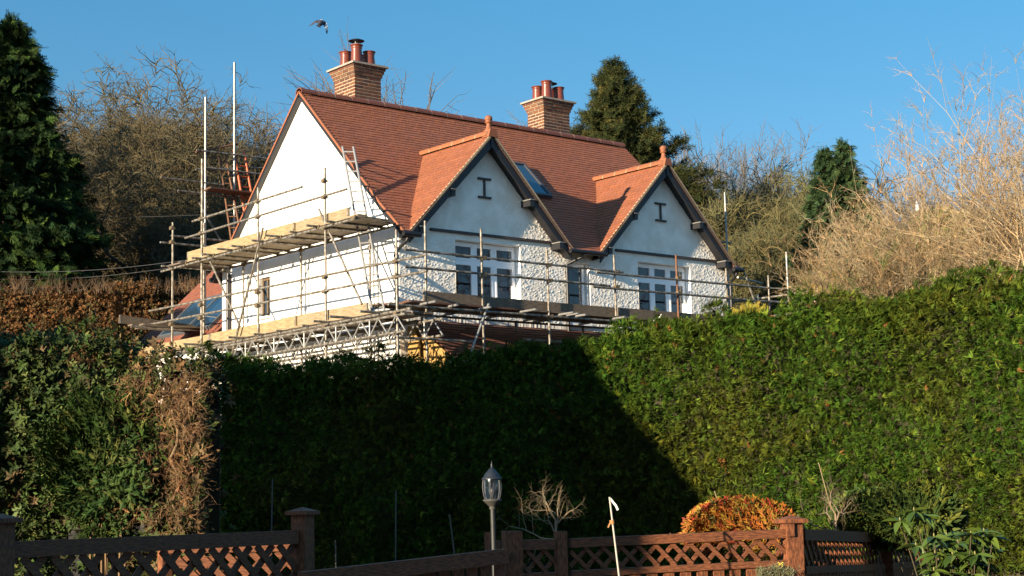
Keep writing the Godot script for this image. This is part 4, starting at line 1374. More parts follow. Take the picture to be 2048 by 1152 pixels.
func make_hedges() -> void:
	var rng := RandomNumberGenerator.new()
	rng.seed = 77
	var fr := [spray_mesh(rng, 7, 0.085, 0.0085, 1.1), spray_mesh(rng, 8, 0.07, 0.0075, 1.5), spray_mesh(rng, 6, 0.10, 0.0085, 0.8)]
	var big := thing("conifer_hedge", "tall clipped green conifer hedge with straight top below the white house", "hedge")
	var pts := []
	var prof := [[395, 724], [440, 730], [500, 738], [560, 726], [620, 736], [690, 732], [760, 724], [830, 730], [900, 706], [1000, 690], [1090, 684], [1180, 676], [1290, 668], [1400, 642], [1480, 640], [1560, 628], [1700, 603], [1850, 590], [2048, 570], [2250, 548], [2500, 520]]
	for i in prof.size() - 1:
		for k in 4:
			var u := lerpf(prof[i][0], prof[i + 1][0], k / 4.0)
			pts.append([u, lerpf(prof[i][1], prof[i + 1][1], k / 4.0) + rng.randf_range(-5.0, 4.0), lerpf(20.5, 15.4, (u - 395.0) / 1650.0)])
	var spots := FastNoiseLite.new()
	spots.seed = 3
	spots.frequency = 0.55
	var fine := FastNoiseLite.new()
	fine.seed = 31
	fine.frequency = 2.5
	var pick := func(P: Vector3, _b: float, r: RandomNumberGenerator) -> Color:
		var c := Color(0.038, 0.078, 0.007)
		var patch := spots.get_noise_3d(P.x, P.y, P.z)
		c = c.lerp(Color(0.072, 0.078, 0.009), clampf(patch * 1.6 + 0.12, 0, 0.8))
		var k := r.randf()
		if k < 0.004 or fine.get_noise_3d(P.x, P.y, P.z) > 0.5 and k < 0.3: return shade(Color(0.22, 0.10, 0.03), r, 0.3)
		if k > 0.90: c = Color(0.105, 0.145, 0.016)
		return shade(c, r, 0.6, 0.2)
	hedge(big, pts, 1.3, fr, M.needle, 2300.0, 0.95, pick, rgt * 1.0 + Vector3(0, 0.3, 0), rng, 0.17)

	# broadleaf hedge and the ragged end of it
	var lf := [leafy_mesh(rng, 8, 0.05, 0.22, 0.07), leafy_mesh(rng, 7, 0.042, 0.26, 0.06)]
	var lh := thing("privet_hedge", "loose dark green privet hedge standing behind the rounded shrub", "hedge")
	var gpick := func(P: Vector3, b: float, r: RandomNumberGenerator) -> Color:
		if r.randf() < 0.10 + 0.25 * maxf(b, 0): return shade(Color(0.13, 0.085, 0.035), r, 0.4)
		return shade(Color(0.040, 0.066, 0.012) if r.randf() < 0.8 else Color(0.10, 0.12, 0.035), r, 0.45)
	hedge(lh, [[-200, 700, 11.2], [-60, 690, 11.3], [60, 684, 11.3], [150, 678, 11.4], [200, 680, 11.4], [244, 690, 11.4]], 0.9, lf, M.leaf, 700.0, 1.0, gpick, Vector3(0, 0.5, 0), rng, 0.12)
	var eh := thing("ragged_hedge", "half dead hedge end with bare brown twigs and ivy leaves", "hedge")
	var epick := func(P: Vector3, b: float, r: RandomNumberGenerator) -> Color:
		if r.randf() < 0.42: return shade(Color(0.14, 0.085, 0.035), r, 0.45)
		return shade(Color(0.06, 0.08, 0.02), r, 0.45)
	var tw := twig_mesh(rng, 0.15, 4, 0.0032, 0.5, 0.8)
	hedge(eh, [[236, 742, 11.05], [290, 735, 11.0], [340, 742, 10.95], [380, 733, 10.92], [408, 748, 10.9]], 0.55, lf, M.leaf, 800.0, 1.0, epick, Vector3(0, 0.4, 0), rng, 0.14, false)
	var txf := []
	var tcol := []
	for k in 1500:
		var u := rng.randf_range(240, 402)
		var v := rng.randf_range(752, 1060)
		if u < 335 and rng.randf() < 0.7: continue
		var P := at(u, v, 10.93 + rng.randf_range(-0.10, 0.2))
		txf.append(aim(P, Vector3(rng.randfn(0, 0.5), rng.randf_range(-0.6, 1.2), rng.randfn(0, 0.5)) - fwd * 0.4, rng.randf() * TAU, rng.randf_range(0.5, 1.0)))
		tcol.append(shade(Color(0.32, 0.185, 0.08) if rng.randf() < 0.65 else Color(0.20, 0.10, 0.045), rng, 0.4))
	multi("dead_twigs", tw, M.twig, txf, tcol, eh)
	# pale stem of a dead climber at the hedge end
	var ds := MB.new()
	for k in 4:
		var p := at(352 + k * 13, 1062, 10.90)
		for j in 9:
			var q := at(350 + k * 11 + rng.randf_range(-9, 9), 1062 - 29 * (j + 1), 10.90 + rng.randf_range(-0.04, 0.04))
			ds.col = shade(Color(0.22, 0.145, 0.075), rng, 0.3)
			ds.tube(p, q, 0.011 if k == 0 else 0.006, 0.010 if k == 0 else 0.005, 6)
			p = q
	var dc := obj("dead_climber", ds, M.bark)
	tag(dc, "pale dead climber stems up the end of the ragged hedge", "climber")

	# brown beech hedge on the slope behind the house
	var bl := [leafy_mesh(rng, 8, 0.10, 0.3, 0.14)]
	var bh := thing("beech_hedge", "brown leafed beech hedge on the slope under the dark wood", "hedge")
	var bpick := func(P: Vector3, b: float, r: RandomNumberGenerator) -> Color:
		return shade(Color(0.17, 0.080, 0.028) if r.randf() < 0.75 else Color(0.10, 0.075, 0.025), r, 0.45)
	hedge(bh, [[-260, 590, 39.5], [-60, 592, 39.8], [100, 588, 40.0], [180, 582, 40.2], [226, 580, 40.3]], 1.4, bl, M.leaf, 800.0, 0.5, bpick, Vector3(0, 0.7, 0), rng, 0.2)
	var b2 := thing("beech_hedge", "brown leafed beech hedge behind the rear wing's tile roof", "hedge")
	hedge(b2, [[215, 582, 45.0], [300, 578, 45.5], [400, 574, 46.4], [480, 570, 47.8], [620, 560, 49.5]], 1.4, bl, M.leaf, 500.0, 0.6, bpick, Vector3(0, 0.7, 0), rng, 0.2)
	for q in [[bh, 0.0, 224.0, 40.1], [b2, 235.0, 430.0, 45.6]]:
		var bx := []
		var bc := []
		for k in 110:
			var P := at(rng.randf_range(q[1], q[2]), rng.randf_range(580, 592), q[3] + rng.randf_range(-0.3, 0.3))
			bx.append(aim(P, Vector3(rng.randfn(0, 0.2), 1, rng.randfn(0, 0.2)), rng.randf() * TAU, rng.randf_range(0.5, 1.2)))
			bc.append(shade(Color(0.15, 0.09, 0.045), rng, 0.4))
		multi("shoots", twig_mesh(rng, 0.42, 2, 0.008, 0.2, 0.25), M.twig, bx, bc, q[0])

# ---------------------------------------------------------------- trees
func grow(mb: MB, rng: RandomNumberGenerator, p: Vector3, d: Vector3, L: float, r: float, depth: int, tips: Array, crook: float, lift: float, fork: int, col: Color) -> void:
	var segs := 4 if depth > 1 else 3
	var rr := r
	for k in segs:
		d = (d + Vector3(rng.randfn(0, crook), rng.randfn(0, crook * 0.8) + lift, rng.randfn(0, crook))).normalized()
		var q := p + d * L / segs
		var r2 := rr * (0.86 if depth > 0 else 0.72)
		mb.col = shade(col, rng, 0.15)
		mb.tube(p, q, rr, r2, 7 if depth > 2 else 5 if depth > 1 else 3)
		p = q
		rr = r2
		if depth > 0 and k > 0 and k < segs - 1:
			for z in (1 if rng.randf() < 0.75 else 2):
				var a := rng.randf() * TAU
				var s := d.cross(Vector3(cos(a), 0.2, sin(a))).normalized()
				grow(mb, rng, p, (d * 0.45 + s * 0.9).normalized(), L * rng.randf_range(0.5, 0.75), rr * rng.randf_range(0.45, 0.62), depth - 1, tips, crook, lift, fork, col)
		if depth == 0: tips.append([p, d])
	if depth > 0:
		for z in fork:
			var a := TAU * z / fork + rng.randf()
			var s := d.cross(Vector3(cos(a), 0.3, sin(a))).normalized()
			grow(mb, rng, p, (d + s * rng.randf_range(0.45, 0.9)).normalized(), L * rng.randf_range(0.55, 0.8), rr * 0.72, depth - 1, tips, crook, lift, fork, col)

func bare_tree(called: String, label: String, group: String, base: Vector3, H: float, seed_: int, o := {}) -> Node3D:
	var rng := RandomNumberGenerator.new()
	rng.seed = seed_
	var t := thing(called, label, "tree", base, group)
	var mb := MB.new()
	var tips := []
	var col: Color = o.get("bark", Color(0.10, 0.085, 0.05))
	var lean: Vector3 = o.get("lean", Vector3(rng.randfn(0, 0.1), 1, rng.randfn(0, 0.1)))
	grow(mb, rng, Vector3(0, -0.2, 0), lean.normalized(), H * o.get("first", 0.36), H * o.get("girth", 0.022), o.get("depth", 4), tips, o.get("crook", 0.2), o.get("lift", 0.06), o.get("fork", 3), col)
	obj("trunk", mb, M.bark, t)
	var xf := []
	var cols := []
	var tc: Color = o.get("twig", Color(0.17, 0.13, 0.08))
	for e in tips:
		if rng.randf() > o.get("keep", 1.0): continue
		xf.append(aim(e[0], e[1] + Vector3(0, o.get("twig_up", 0.15), 0) + Vector3(rng.randfn(0, 0.3), rng.randfn(0, 0.3), rng.randfn(0, 0.3)), rng.randf() * TAU, H * o.get("twig_size", 0.085) * rng.randf_range(0.7, 1.3)))
		cols.append(shade(tc, rng, 0.4, 0.12))
	multi("crown", o.get("mesh", M.twigs), M.twig, xf, cols, t)
	var hi := 0.1
	for e in tips: hi = maxf(hi, e[0].y)
	t.scale = Vector3.ONE * (H / (hi + H * o.get("twig_size", 0.085) * 0.6))
	return t

func copy_tree(src: Node3D, called: String, label: String, base: Vector3, turn: float, sc: Vector3) -> Node3D:
	var c := src.duplicate()
	c.name = numbered(self, called)
	add_child(c, true)
	c.position = base
	c.rotation.y = turn
	c.scale = sc * src.scale
	c.set_meta("label", label)
	return c

func conifer(called: String, label: String, base: Vector3, H: float, R: float, seed_: int, o := {}) -> Node3D:
	var rng := RandomNumberGenerator.new()
	rng.seed = seed_
	var t := thing(called, label, "tree", base, o.get("group", ""))
	var mb := MB.new()
	mb.col = Color(0.06, 0.04, 0.025)
	mb.tube(Vector3(0, -0.3, 0), Vector3(0, H * 0.95, 0), R * 0.10, 0.03, 9)
	var xf := []
	var cols := []
	var col: Color = o.get("col", Color(0.03, 0.055, 0.018))
	var tip: Color = o.get("tip", Color(0.07, 0.10, 0.03))
	var fs: float = o.get("size", 0.5)
	var nb: int = o.get("branches", 420)
	var droop: float = o.get("droop", 0.25)
	var rise: float = o.get("rise", 0.15)
	var lobes: float = o.get("lobes", 0.22)
	var fn := FastNoiseLite.new()
	fn.seed = seed_
	fn.frequency = 0.35
	for k in nb:
		var h := pow(rng.randf(), o.get("bias", 0.8))
		var y: float = H * lerpf(o.get("low", 0.02), 1.0, h)
		var a := rng.randf() * TAU
		var pr: float = pow(1.0 - h, o.get("power", 0.75)) * 0.97 + 0.03
		var rad := R * pr * (1.0 + lobes * 2.2 * fn.get_noise_3d(cos(a) * 4.0, y * 1.4, sin(a) * 4.0)) * rng.randf_range(0.72, 1.08)
		var d := Vector3(cos(a), rise, sin(a)).normalized()
		var p := Vector3(0, y - rad * rise * 0.5, 0)
		var e := p + d * rad
		mb.tube(p, e, 0.02 + 0.02 * pr, 0.008, 3)
		var m := int(maxf(3.0, rad / fs * o.get("dense", 5.0)))
		for j in m:
			var f := 1.0 - 0.75 * pow(rng.randf(), 1.6)
			var q := p.lerp(e, f) + Vector3(rng.randfn(0, 0.12), rng.randfn(0, 0.10), rng.randfn(0, 0.12)) * fs * 2.0
			var dir := d * rng.randf_range(0.4, 1.0) + Vector3(rng.randfn(0, 0.45), rng.randfn(0, 0.3) - droop, rng.randfn(0, 0.45))
			xf.append(aim(q, dir, rng.randf() * TAU, fs * rng.randf_range(0.6, 1.3)))
			cols.append(shade(tip if rng.randf() < 0.25 * f else col, rng, 0.4, 0.15))
	for j in 24:
		xf.append(aim(Vector3(rng.randfn(0, 0.08), H * (0.92 + 0.09 * rng.randf()), rng.randfn(0, 0.08)), Vector3(rng.randfn(0, 0.25), 1, rng.randfn(0, 0.25)), rng.randf() * TAU, fs))
		cols.append(shade(col, rng, 0.4))
	obj("trunk", mb, M.bark, t)
	multi("crown", o.get("mesh", M.frond), M.needle, xf, cols, t)
	return t

func on_ground(u: float, s: float) -> Vector3:
	var p := at(u, 700, s)
	return Vector3(p.x, hgt(p), p.z)

func tall(u: float, vtop: float, s: float) -> float:
	return at(u, vtop, s).y - on_ground(u, s).y

func make_far_trees() -> void:
	var rng := RandomNumberGenerator.new()
	rng.seed = 5
	M.twigs = twig_mesh(rng, 1.0, 4, 0.020, 0.48, 0.7)
	M.twigs_up = twig_mesh(rng, 1.0, 4, 0.014, 0.24, 0.4)
	M.frond = frond_mesh(rng, 1.0, 9, 0.8, 0.42)
	M.yew = leafy_mesh(rng, 16, 0.42, 0.10, 0.75)
	# conifers
	conifer("cypress_tree", "huge dark green cypress towering beside the brown bare wood", on_ground(10, 49.0), tall(10, 48, 49.0), 3.05, 101, {"branches": 1300, "size": 0.40, "droop": 0.5, "rise": 0.25, "power": 0.72, "dense": 4.0, "col": Color(0.017, 0.036, 0.011), "tip": Color(0.045, 0.08, 0.016)})
	conifer("cypress_tree", "second dark cypress crowding against the huge one", on_ground(-150, 53.0), tall(-150, 120, 53.0), 2.8, 107, {"branches": 500, "size": 0.55, "droop": 0.35, "rise": 0.25, "power": 0.6, "col": Color(0.024, 0.046, 0.016)})
	conifer("yew_tree", "broad dark olive yew rising behind the second chimney", on_ground(1245, 58.0), tall(1250, 128, 58.0), 5.0, 103, {"branches": 1100, "size": 0.34, "droop": 0.0, "rise": 0.35, "power": 0.95, "lobes": 0.55, "dense": 4.5, "mesh": M.yew, "col": Color(0.036, 0.045, 0.014), "tip": Color(0.08, 0.08, 0.025)})
	for q in [[1668, 302, 1.0, 21], [1704, 292, 1.5, 22]]:
		conifer("leylandii_tree", "narrow green cypress of the twin pair behind the bare shrubs" if q[3] == 22 else "slimmer half of the twin green cypress pair", on_ground(q[0], 50.0), tall(q[0], q[1], 50.0), q[2] * 1.9, 120 + q[3], {"branches": 600, "size": 0.26, "droop": 0.7, "rise": 0.35, "power": 1.0, "dense": 4.0, "low": 0.1, "col": Color(0.032, 0.060, 0.022), "tip": Color(0.06, 0.10, 0.035)})
	# bare oaks on the hillside: three grown, the rest copies turned and stretched
	var oaks := []
	var g := "bare oaks of the hillside wood"
	var spec := {"crook": 0.24, "lift": 0.05, "depth": 4, "fork": 2, "first": 0.34, "girth": 0.026, "keep": 0.62, "twig": Color(0.120, 0.094, 0.040), "bark": Color(0.075, 0.058, 0.034)}
	var at_ := [[285, 118, 66.0, "tall bare oak with dark crooked limbs standing above the wood"], [150, 165, 64.0, "bare brown oak next to the huge dark cypress"], [455, 165, 68.0, "bare oak with sky between its limbs behind the scaffold poles"]]
	for i in 3:
		var q: Array = at_[i]
		oaks.append(bare_tree("bare_oak", q[3], g, on_ground(q[0], q[2]), tall(q[0], q[1], q[2]), 300 + i, spec))
	var more := [[60, 220, 60.0], [220, 270, 58.0], [360, 200, 60.0], [390, 150, 72.0], [520, 205, 72.0], [560, 220, 66.0], [480, 300, 58.0], [210, 170, 70.0], [340, 150, 74.0], [450, 180, 76.0], [300, 360, 56.0], [420, 390, 56.0], [150, 330, 57.0], [250, 235, 74.0], [610, 260, 78.0], [-60, 240, 70.0]]
	for i in more.size():
		var q: Array = more[i]
		var src: Node3D = oaks[i % 3]
		var h0: float = tall(at_[i % 3][0], at_[i % 3][1], at_[i % 3][2])
		var k: float = tall(q[0], q[1], q[2]) / h0
		copy_tree(src, "bare_oak", "one of the crowded leafless oaks filling the hillside wood", on_ground(q[0], q[2]), rng.randf() * TAU, Vector3(maxf(k, 0.75), k, maxf(k, 0.75)))
	# dark evergreens under and behind them
	for q in [[330, 470, 62.0, 3.2], [240, 455, 61.0, 3.0], [420, 440, 63.0, 3.0], [520, 400, 70.0, 3.5], [150, 430, 63.0, 3.2], [50, 440, 64.0, 3.0], [620, 380, 74.0, 3.5]]:
		conifer("holly_bush", "dark evergreen thicket under the bare oaks", on_ground(q[0], q[2]), tall(q[0], q[1], q[2]), q[3], 400 + int(q[0]), {"group": "evergreens under the oaks", "branches": 150, "size": 0.55, "droop": 0.1, "rise": 0.4, "power": 0.4, "dense": 3.0, "mesh": M.yew, "col": Color(0.020, 0.026, 0.012), "tip": Color(0.03, 0.035, 0.014)})
	var wood := thing("far_wood", "hazy brown mass of bare far trees along the skyline", "wood")
	wood.set_meta("kind", "stuff")
	var xf := []
	var cols := []
	for k in 1500:
		var u := rng.randf_range(-150, 2200)
		var s := rng.randf_range(76, 100)
		var gp := on_ground(u, s)
		var edge := 330.0 if u < 620 else 390.0 + 60.0 * smoothstep(1200, 1500, u) + 40.0 * sin(u * 0.013)
		var vtop := edge + 26.0 * sin(u * 0.031) + 14.0 * sin(u * 0.09 + 1.0)
		var y := lerpf(gp.y, at(u, vtop, s).y, pow(rng.randf(), 0.7))
		xf.append(aim(Vector3(gp.x, y, gp.z), Vector3(rng.randfn(0, 0.4), 1, rng.randfn(0, 0.4)), rng.randf() * TAU, rng.randf_range(1.2, 2.6)))
		cols.append(shade(Color(0.055, 0.042, 0.026), rng, 0.4))
	multi("twigs", M.twigs, M.twig, xf, cols, wood)
	# birches and thin bare trees on the skyline behind the far gable and the chimneys
	var thin := {"crook": 0.13, "lift": 0.10, "depth": 3, "fork": 2, "first": 0.42, "girth": 0.012, "twig": Color(0.19, 0.16, 0.13), "bark": Color(0.20, 0.17, 0.13), "mesh": M.twigs_up, "twig_up": 0.5, "twig_size": 0.15}
	var b1 := bare_tree("bare_birch", "feathery bare birch on the skyline past the far gable", "thin bare trees on the skyline", on_ground(1425, 66.0), tall(1425, 262, 66.0), 501, thin)
	var b2 := bare_tree("bare_birch", "spindly bare birch between the feathery birch and twin cypresses", "thin bare trees on the skyline", on_ground(1560, 72.0), tall(1560, 318, 72.0), 502, thin)
	var hs := [tall(1425, 262, 66.0), tall(1560, 318, 72.0)]
	var ml := "thin leafless tree among others on the skyline"
	var spots := [[1480, 275, 68.0], [1390, 285, 72.0], [1600, 330, 76.0], [1625, 320, 74.0], [1530, 330, 78.0], [1770, 375, 78.0], [1830, 380, 80.0], [1900, 400, 80.0], [1700, 375, 82.0], [650, 158, 72.0], [790, 158, 72.0], [630, 185, 74.0], [1040, 250, 84.0], [2000, 380, 80.0]]
	for i in spots.size():
		var q: Array = spots[i]
		var k: float = tall(q[0], q[1], q[2]) / hs[i % 2]
		copy_tree(b1 if i % 2 == 0 else b2, "bare_birch", ml, on_ground(q[0], q[2]), rng.randf() * TAU, Vector3.ONE * k)
	# olive scrub willows below them
	var scrub := {"crook": 0.2, "lift": 0.06, "depth": 3, "fork": 3, "first": 0.36, "girth": 0.014, "twig": Color(0.145, 0.130, 0.045), "bark": Color(0.17, 0.145, 0.075), "twig_size": 0.14, "keep": 0.6}
	var s1 := bare_tree("scrub_willow", "olive twigged scrub willow just past the far gable", "olive scrub willows", on_ground(1450, 55.0), tall(1450, 372, 55.0), 601, scrub)
	var sp := [[1395, 400, 57.0], [1500, 400, 55.0], [1550, 425, 56.0], [1600, 430, 57.0], [1520, 470, 53.0], [1440, 480, 53.0], [1590, 500, 53.0], [1380, 350, 62.0], [1470, 340, 63.0], [1640, 450, 58.0], [1620, 520, 52.0]]
	for i in sp.size():
		var q: Array = sp[i]
		var k: float = tall(q[0], q[1], q[2]) / tall(1450, 372, 55.0)
		copy_tree(s1, "scrub_willow", "olive twigged scrub willow in the thicket past the house", on_ground(q[0], q[2]), rng.randf() * TAU, Vector3(maxf(k, 0.6), k, maxf(k, 0.6)))
	for q in [[1600, 555, 51.0], [1500, 560, 51.5], [1680, 545, 51.0], [1740, 520, 52.0]]:
		conifer("dark_bush", "dark evergreen bush in the shade of the scrub willows", on_ground(q[0], q[2]), tall(q[0], q[1], q[2]), 1.5, 700 + int(q[0]), {"group": "dark bushes under the willows", "branches": 110, "size": 0.4, "power": 0.4, "dense": 3.0, "mesh": M.yew, "col": Color(0.022, 0.028, 0.012)})
	# trees that the front windows mirror, outside the view
	var m1 := bare_tree("bare_oak", "bare oak facing the front windows, outside the view", "", Vector3(20, -0.6, 24), 10.0, 801, spec.merged({"keep": 0.25}, true))
	copy_tree(m1, "bare_oak", "second bare oak facing the front windows, outside the view", Vector3(27, -0.6, 27), 2.0, Vector3.ONE * 1.1)

# ---------------------------------------------------------------- shrubs behind the hedge and in the garden
func make_near_garden() -> void:
	var rng := RandomNumberGenerator.new()
	rng.seed = 9
	# pale upright stems behind the conifer hedge
	var tw := twig_mesh(rng, 0.42, 3, 0.0055, 0.30, 0.4)
	var clumps := [[1985, 22.0, 150, 270, 26, "tall pale stemmed leafless shrub with whips high above the hedge"], [1850, 23.0, 250, 330, 17, "pale tan leafless shrub with straight whips behind the hedge"], [1750, 23.5, 400, 440, 10, "low tan leafless shrub with arching stems behind the hedge"], [2080, 21.0, 230, 290, 24, "pale leafless shrub whose whips lean over the hedge end"], [1670, 24.5, 480, 500, 6, "sparse leafless shrub with long arching stems before twin cypresses"]]
	for c in clumps:
		var base := at(c[0], 655, c[1])
		var sh := thing("whip_shrub", c[5], "shrub", base, "pale leafless shrubs behind the hedge")
		var txf := []
		var tcol := []
		for k in int(c[4] * 1.7):
			var u: float = c[0] + rng.randfn(0, 48)
			var v: float = lerpf(c[2], 500.0, pow(rng.randf(), 0.7)) if k > 4 else c[2] + k * 24.0
			var tip := at(u, v, c[1] + rng.randf_range(-0.6, 0.6))
			var p := base + Vector3(rng.randfn(0, 0.25), 0, rng.randfn(0, 0.25))
			var mb := MB.new()
			var tips := []
			mb.col = Color(0.2, 0.14, 0.08)
			mb.tube(Vector3(0, hgt(base) - base.y, 0), p - base, 0.02, 0.017, 5)
			grow(mb, rng, p - base, (tip - p).normalized(), p.distance_to(tip) * 0.52, 0.019, 2, tips, 0.09, 0.04, 2, Color(0.46, 0.34, 0.19))
			for e in tips:
				if rng.randf() < 0.55:
					txf.append(aim(e[0], e[1] + Vector3(rng.randfn(0, 0.15), 0.2, rng.randfn(0, 0.15)), rng.randf() * TAU, rng.randf_range(0.4, 0.9)))
					tcol.append(shade(Color(0.38, 0.275, 0.15), rng, 0.35))
			obj("stem", mb, M.bark, sh)
		multi("twigs", tw, M.twig, txf, tcol, sh)
	# dry tan undergrowth between the stems
	var under := thing("dry_undergrowth", "dry tan tangle of stalks and twigs along the back of the hedge", "undergrowth")
	under.set_meta("kind", "stuff")
	var ux := []
	var uc := []
	for k in 420:
		var u := rng.randf_range(1610, 2200)
		var v := rng.randf_range(lerpf(575, 490, smoothstep(1600, 1950, u)), 640)
		if v < 520 and rng.randf() < 0.5: continue
		ux.append(aim(at(u, v, rng.randf_range(21.5, 25.0)), Vector3(rng.randfn(0, 0.35), 1, rng.randfn(0, 0.35)), rng.randf() * TAU, rng.randf_range(0.8, 1.7)))
		uc.append(shade(Color(0.20, 0.135, 0.06) if rng.randf() < 0.85 else Color(0.12, 0.14, 0.03), rng, 0.4))
	multi("stalks", tw, M.twig, ux, uc, under)
	# yellow green bush and golden conifer tips
	var lf := leafy_mesh(rng, 9, 0.09, 0.25, 0.12)
	var blobs := [["golden_conifer", "yellow green golden conifer beside the red brown wall", 1665, 590, 30.0, 0.30, 0.45, Color(0.34, 0.27, 0.03), M.frond, 0.16, 320], ["golden_conifer", "second golden conifer low beside the far scaffold poles", 1500, 636, 36.0, 0.35, 0.22, Color(0.30, 0.24, 0.03), M.frond, 0.18, 260], ["bright_shrub", "bright yellow green leafy shrub among the tan stems", 1890, 470, 26.0, 0.45, 0.35, Color(0.20, 0.25, 0.03), lf, 1.2, 420], ["bright_shrub", "small yellow green shrub at the foot of the tan stems", 1785, 545, 25.0, 0.3, 0.25, Color(0.28, 0.24, 0.03), lf, 1.2, 160]]
	for b in blobs:
		var ce := at(b[2], b[3], b[4])
		var gy := hgt(ce)
		var t := thing(b[0], b[1], "shrub", Vector3(ce.x, gy, ce.z))
		var st := MB.new()
		st.col = Color(0.12, 0.08, 0.04)
		for k in 9: st.tube(Vector3(rng.randfn(0, 0.1), 0, rng.randfn(0, 0.1)), Vector3(rng.randfn(0, b[5] * 0.4), ce.y - gy + rng.randf() * b[6] * 0.6, rng.randfn(0, b[5] * 0.4)), 0.02, 0.008, 5)
		obj("stems", st, M.bark, t)
		var xf := []
		var cols := []
		for k in int(b[10]):
			var d := Vector3(rng.randfn(0, 1), rng.randfn(0, 1), rng.randfn(0, 1)).normalized()
			var f := pow(rng.randf(), 0.4)
			xf.append(aim(Vector3(d.x * b[5] * f, ce.y - gy + d.y * b[6] * f, d.z * b[5] * f), d + Vector3(0, 0.8, 0), rng.randf() * TAU, b[9] * rng.randf_range(0.7, 1.3)))
			cols.append(shade(b[7], rng, 0.4))
		multi("foliage", b[8], M.leaf, xf, cols, t)
	# rounded evergreen shrub before the ragged hedge
	var sm := [leafy_mesh(rng, 9, 0.055, 0.2, 0.08)]
	var rc := at(215, 925, 11.0)
	var rb := thing("rounded_shrub", "rounded dark green leafy shrub behind the lattice fence panel", "shrub", Vector3(rc.x, hgt(rc), rc.z))
	var rst := MB.new()
	rst.col = Color(0.16, 0.10, 0.05)
	for k in 12:
		var e := Vector3(rng.randfn(0, 0.08), rc.y - hgt(rc) - rng.randf_range(0.1, 0.35), rng.randfn(0, 0.06))
		rst.tube(Vector3(rng.randfn(0, 0.1), 0, rng.randfn(0, 0.1)), e, 0.016, 0.006, 5)
	obj("stems", rst, M.bark, rb)
	var rx := []
	var rcol := []
	for k in 1900:
		var d := Vector3(rng.randfn(0, 1), rng.randfn(0, 1), rng.randfn(0, 1)).normalized()
		var f := 1.0 - 0.5 * pow(rng.randf(), 1.8)
		var bump := 1.0 + 0.12 * sin(d.x * 7.0 + d.y * 5.0) + 0.08 * sin(d.z * 9.0 - d.y * 6.0)
		rx.append(aim(Vector3(0, rc.y - hgt(rc), 0) + rgt * d.x * 0.43 * f * bump + Vector3(0, d.y * 0.47 * f * bump, 0) + fwd * d.z * 0.34 * f, d + Vector3(0, 0.5, 0), rng.randf() * TAU, rng.randf_range(0.7, 1.25)))
		rcol.append(shade(Color(0.036, 0.070, 0.012) if rng.randf() < 0.85 else Color(0.11, 0.13, 0.03), rng, 0.4))
	multi("foliage", sm[0], M.leaf, rx, rcol, rb)
	# orange shrub behind the lattice fence
	var ol := leafy_mesh(rng, 8, 0.045, 0.17, 0.05)
	var oc := at(1482, 1062, 11.2)
	var os := thing("orange_shrub", "domed shrub with orange and yellow leaves behind the lit lattice fence", "shrub", Vector3(oc.x, hgt(oc), oc.z))
	var ost := MB.new()
	ost.col = Color(0.14, 0.08, 0.04)
	for k in 16:
		ost.tube(Vector3(rng.randfn(0, 0.06), 0, rng.randfn(0, 0.06)), Vector3(rng.randfn(0, 0.2), oc.y - hgt(oc), rng.randfn(0, 0.15)), 0.010, 0.004, 4)
	obj("stems", ost, M.bark, os)
	var ox := []
	var ocol := []
	for k in 1500:
		var d := Vector3(rng.randfn(0, 1), absf(rng.randfn(0, 1)) - 0.35, rng.randfn(0, 1)).normalized()
		var f := 1.0 - 0.45 * pow(rng.randf(), 1.6)
		ox.append(aim(Vector3(0, oc.y - hgt(oc), 0) + rgt * d.x * 0.37 * f + Vector3(0, d.y * (0.19 if d.y > 0 else 0.42) * f, 0) + fwd * d.z * 0.30 * f, d + Vector3(0, 0.5, 0), rng.randf() * TAU, rng.randf_range(0.7, 1.2)))
		var cc := Color(0.36, 0.21, 0.03) if rng.randf() < 0.42 else Color(0.34, 0.11, 0.02)
		if rng.randf() < 0.14: cc = Color(0.30, 0.045, 0.022)
		if rng.randf() < 0.10: cc = Color(0.10, 0.11, 0.03)
		ocol.append(shade(cc, rng, 0.35))
	multi("foliage", ol, M.leaf, ox, ocol, os)
	# leafless shrubs: one beside the lamp, one along the dark fence
	for q in [[1112, 1072, 10.4, 14, "bare twisted shrub with knobbly pale twigs beside the garden lamp", 0.33, Color(0.30, 0.23, 0.14)], [1672, 1056, 11.6, 15, "sprawling bare shrub with grey brown branches above the dark fence", 0.36, Color(0.22, 0.16, 0.10)]]:
		var rg := RandomNumberGenerator.new()
		rg.seed = 900 + int(q[3])
		var b := at(q[0], q[1], q[2])
		var t := thing("bare_shrub", q[4], "shrub", b)
		for k in 5:
			var mb := MB.new()
			var tips := []
			var dir: Vector3 = (rgt * [-1.0, -0.15, 0.35, 0.9, -0.6][k] + Vector3(0, [0.42, 1.0, 0.9, 0.7, 0.8][k], 0) + fwd * rg.randfn(0, 0.2)).normalized()
			var stp := Vector3(0, -0.9, 0)
			mb.col = q[6]
			mb.tube(stp, Vector3(0, -0.02 + 0.03 * k, 0), 0.010, 0.007, 5)
			grow(mb, rg, Vector3(0, -0.02 + 0.03 * k, 0), dir, q[5] * [0.62, 0.42, 0.40, 0.34, 0.42][k], 0.0066, 3, tips, 0.24, 0.05, 2, q[6])
			obj("branch", mb, M.bark, t)
	# laurel and green plants behind the dark fence
	var lx := []
	var lcol := []
	var lb := at(1800, 1035, 12.0)
	var la := thing("laurel_shrub", "low yellow green leafy shrub between bare branches and conifer hedge", "shrub", Vector3(lb.x, hgt(lb), lb.z))
	var lst := MB.new()
	lst.col = Color(0.12, 0.09, 0.05)
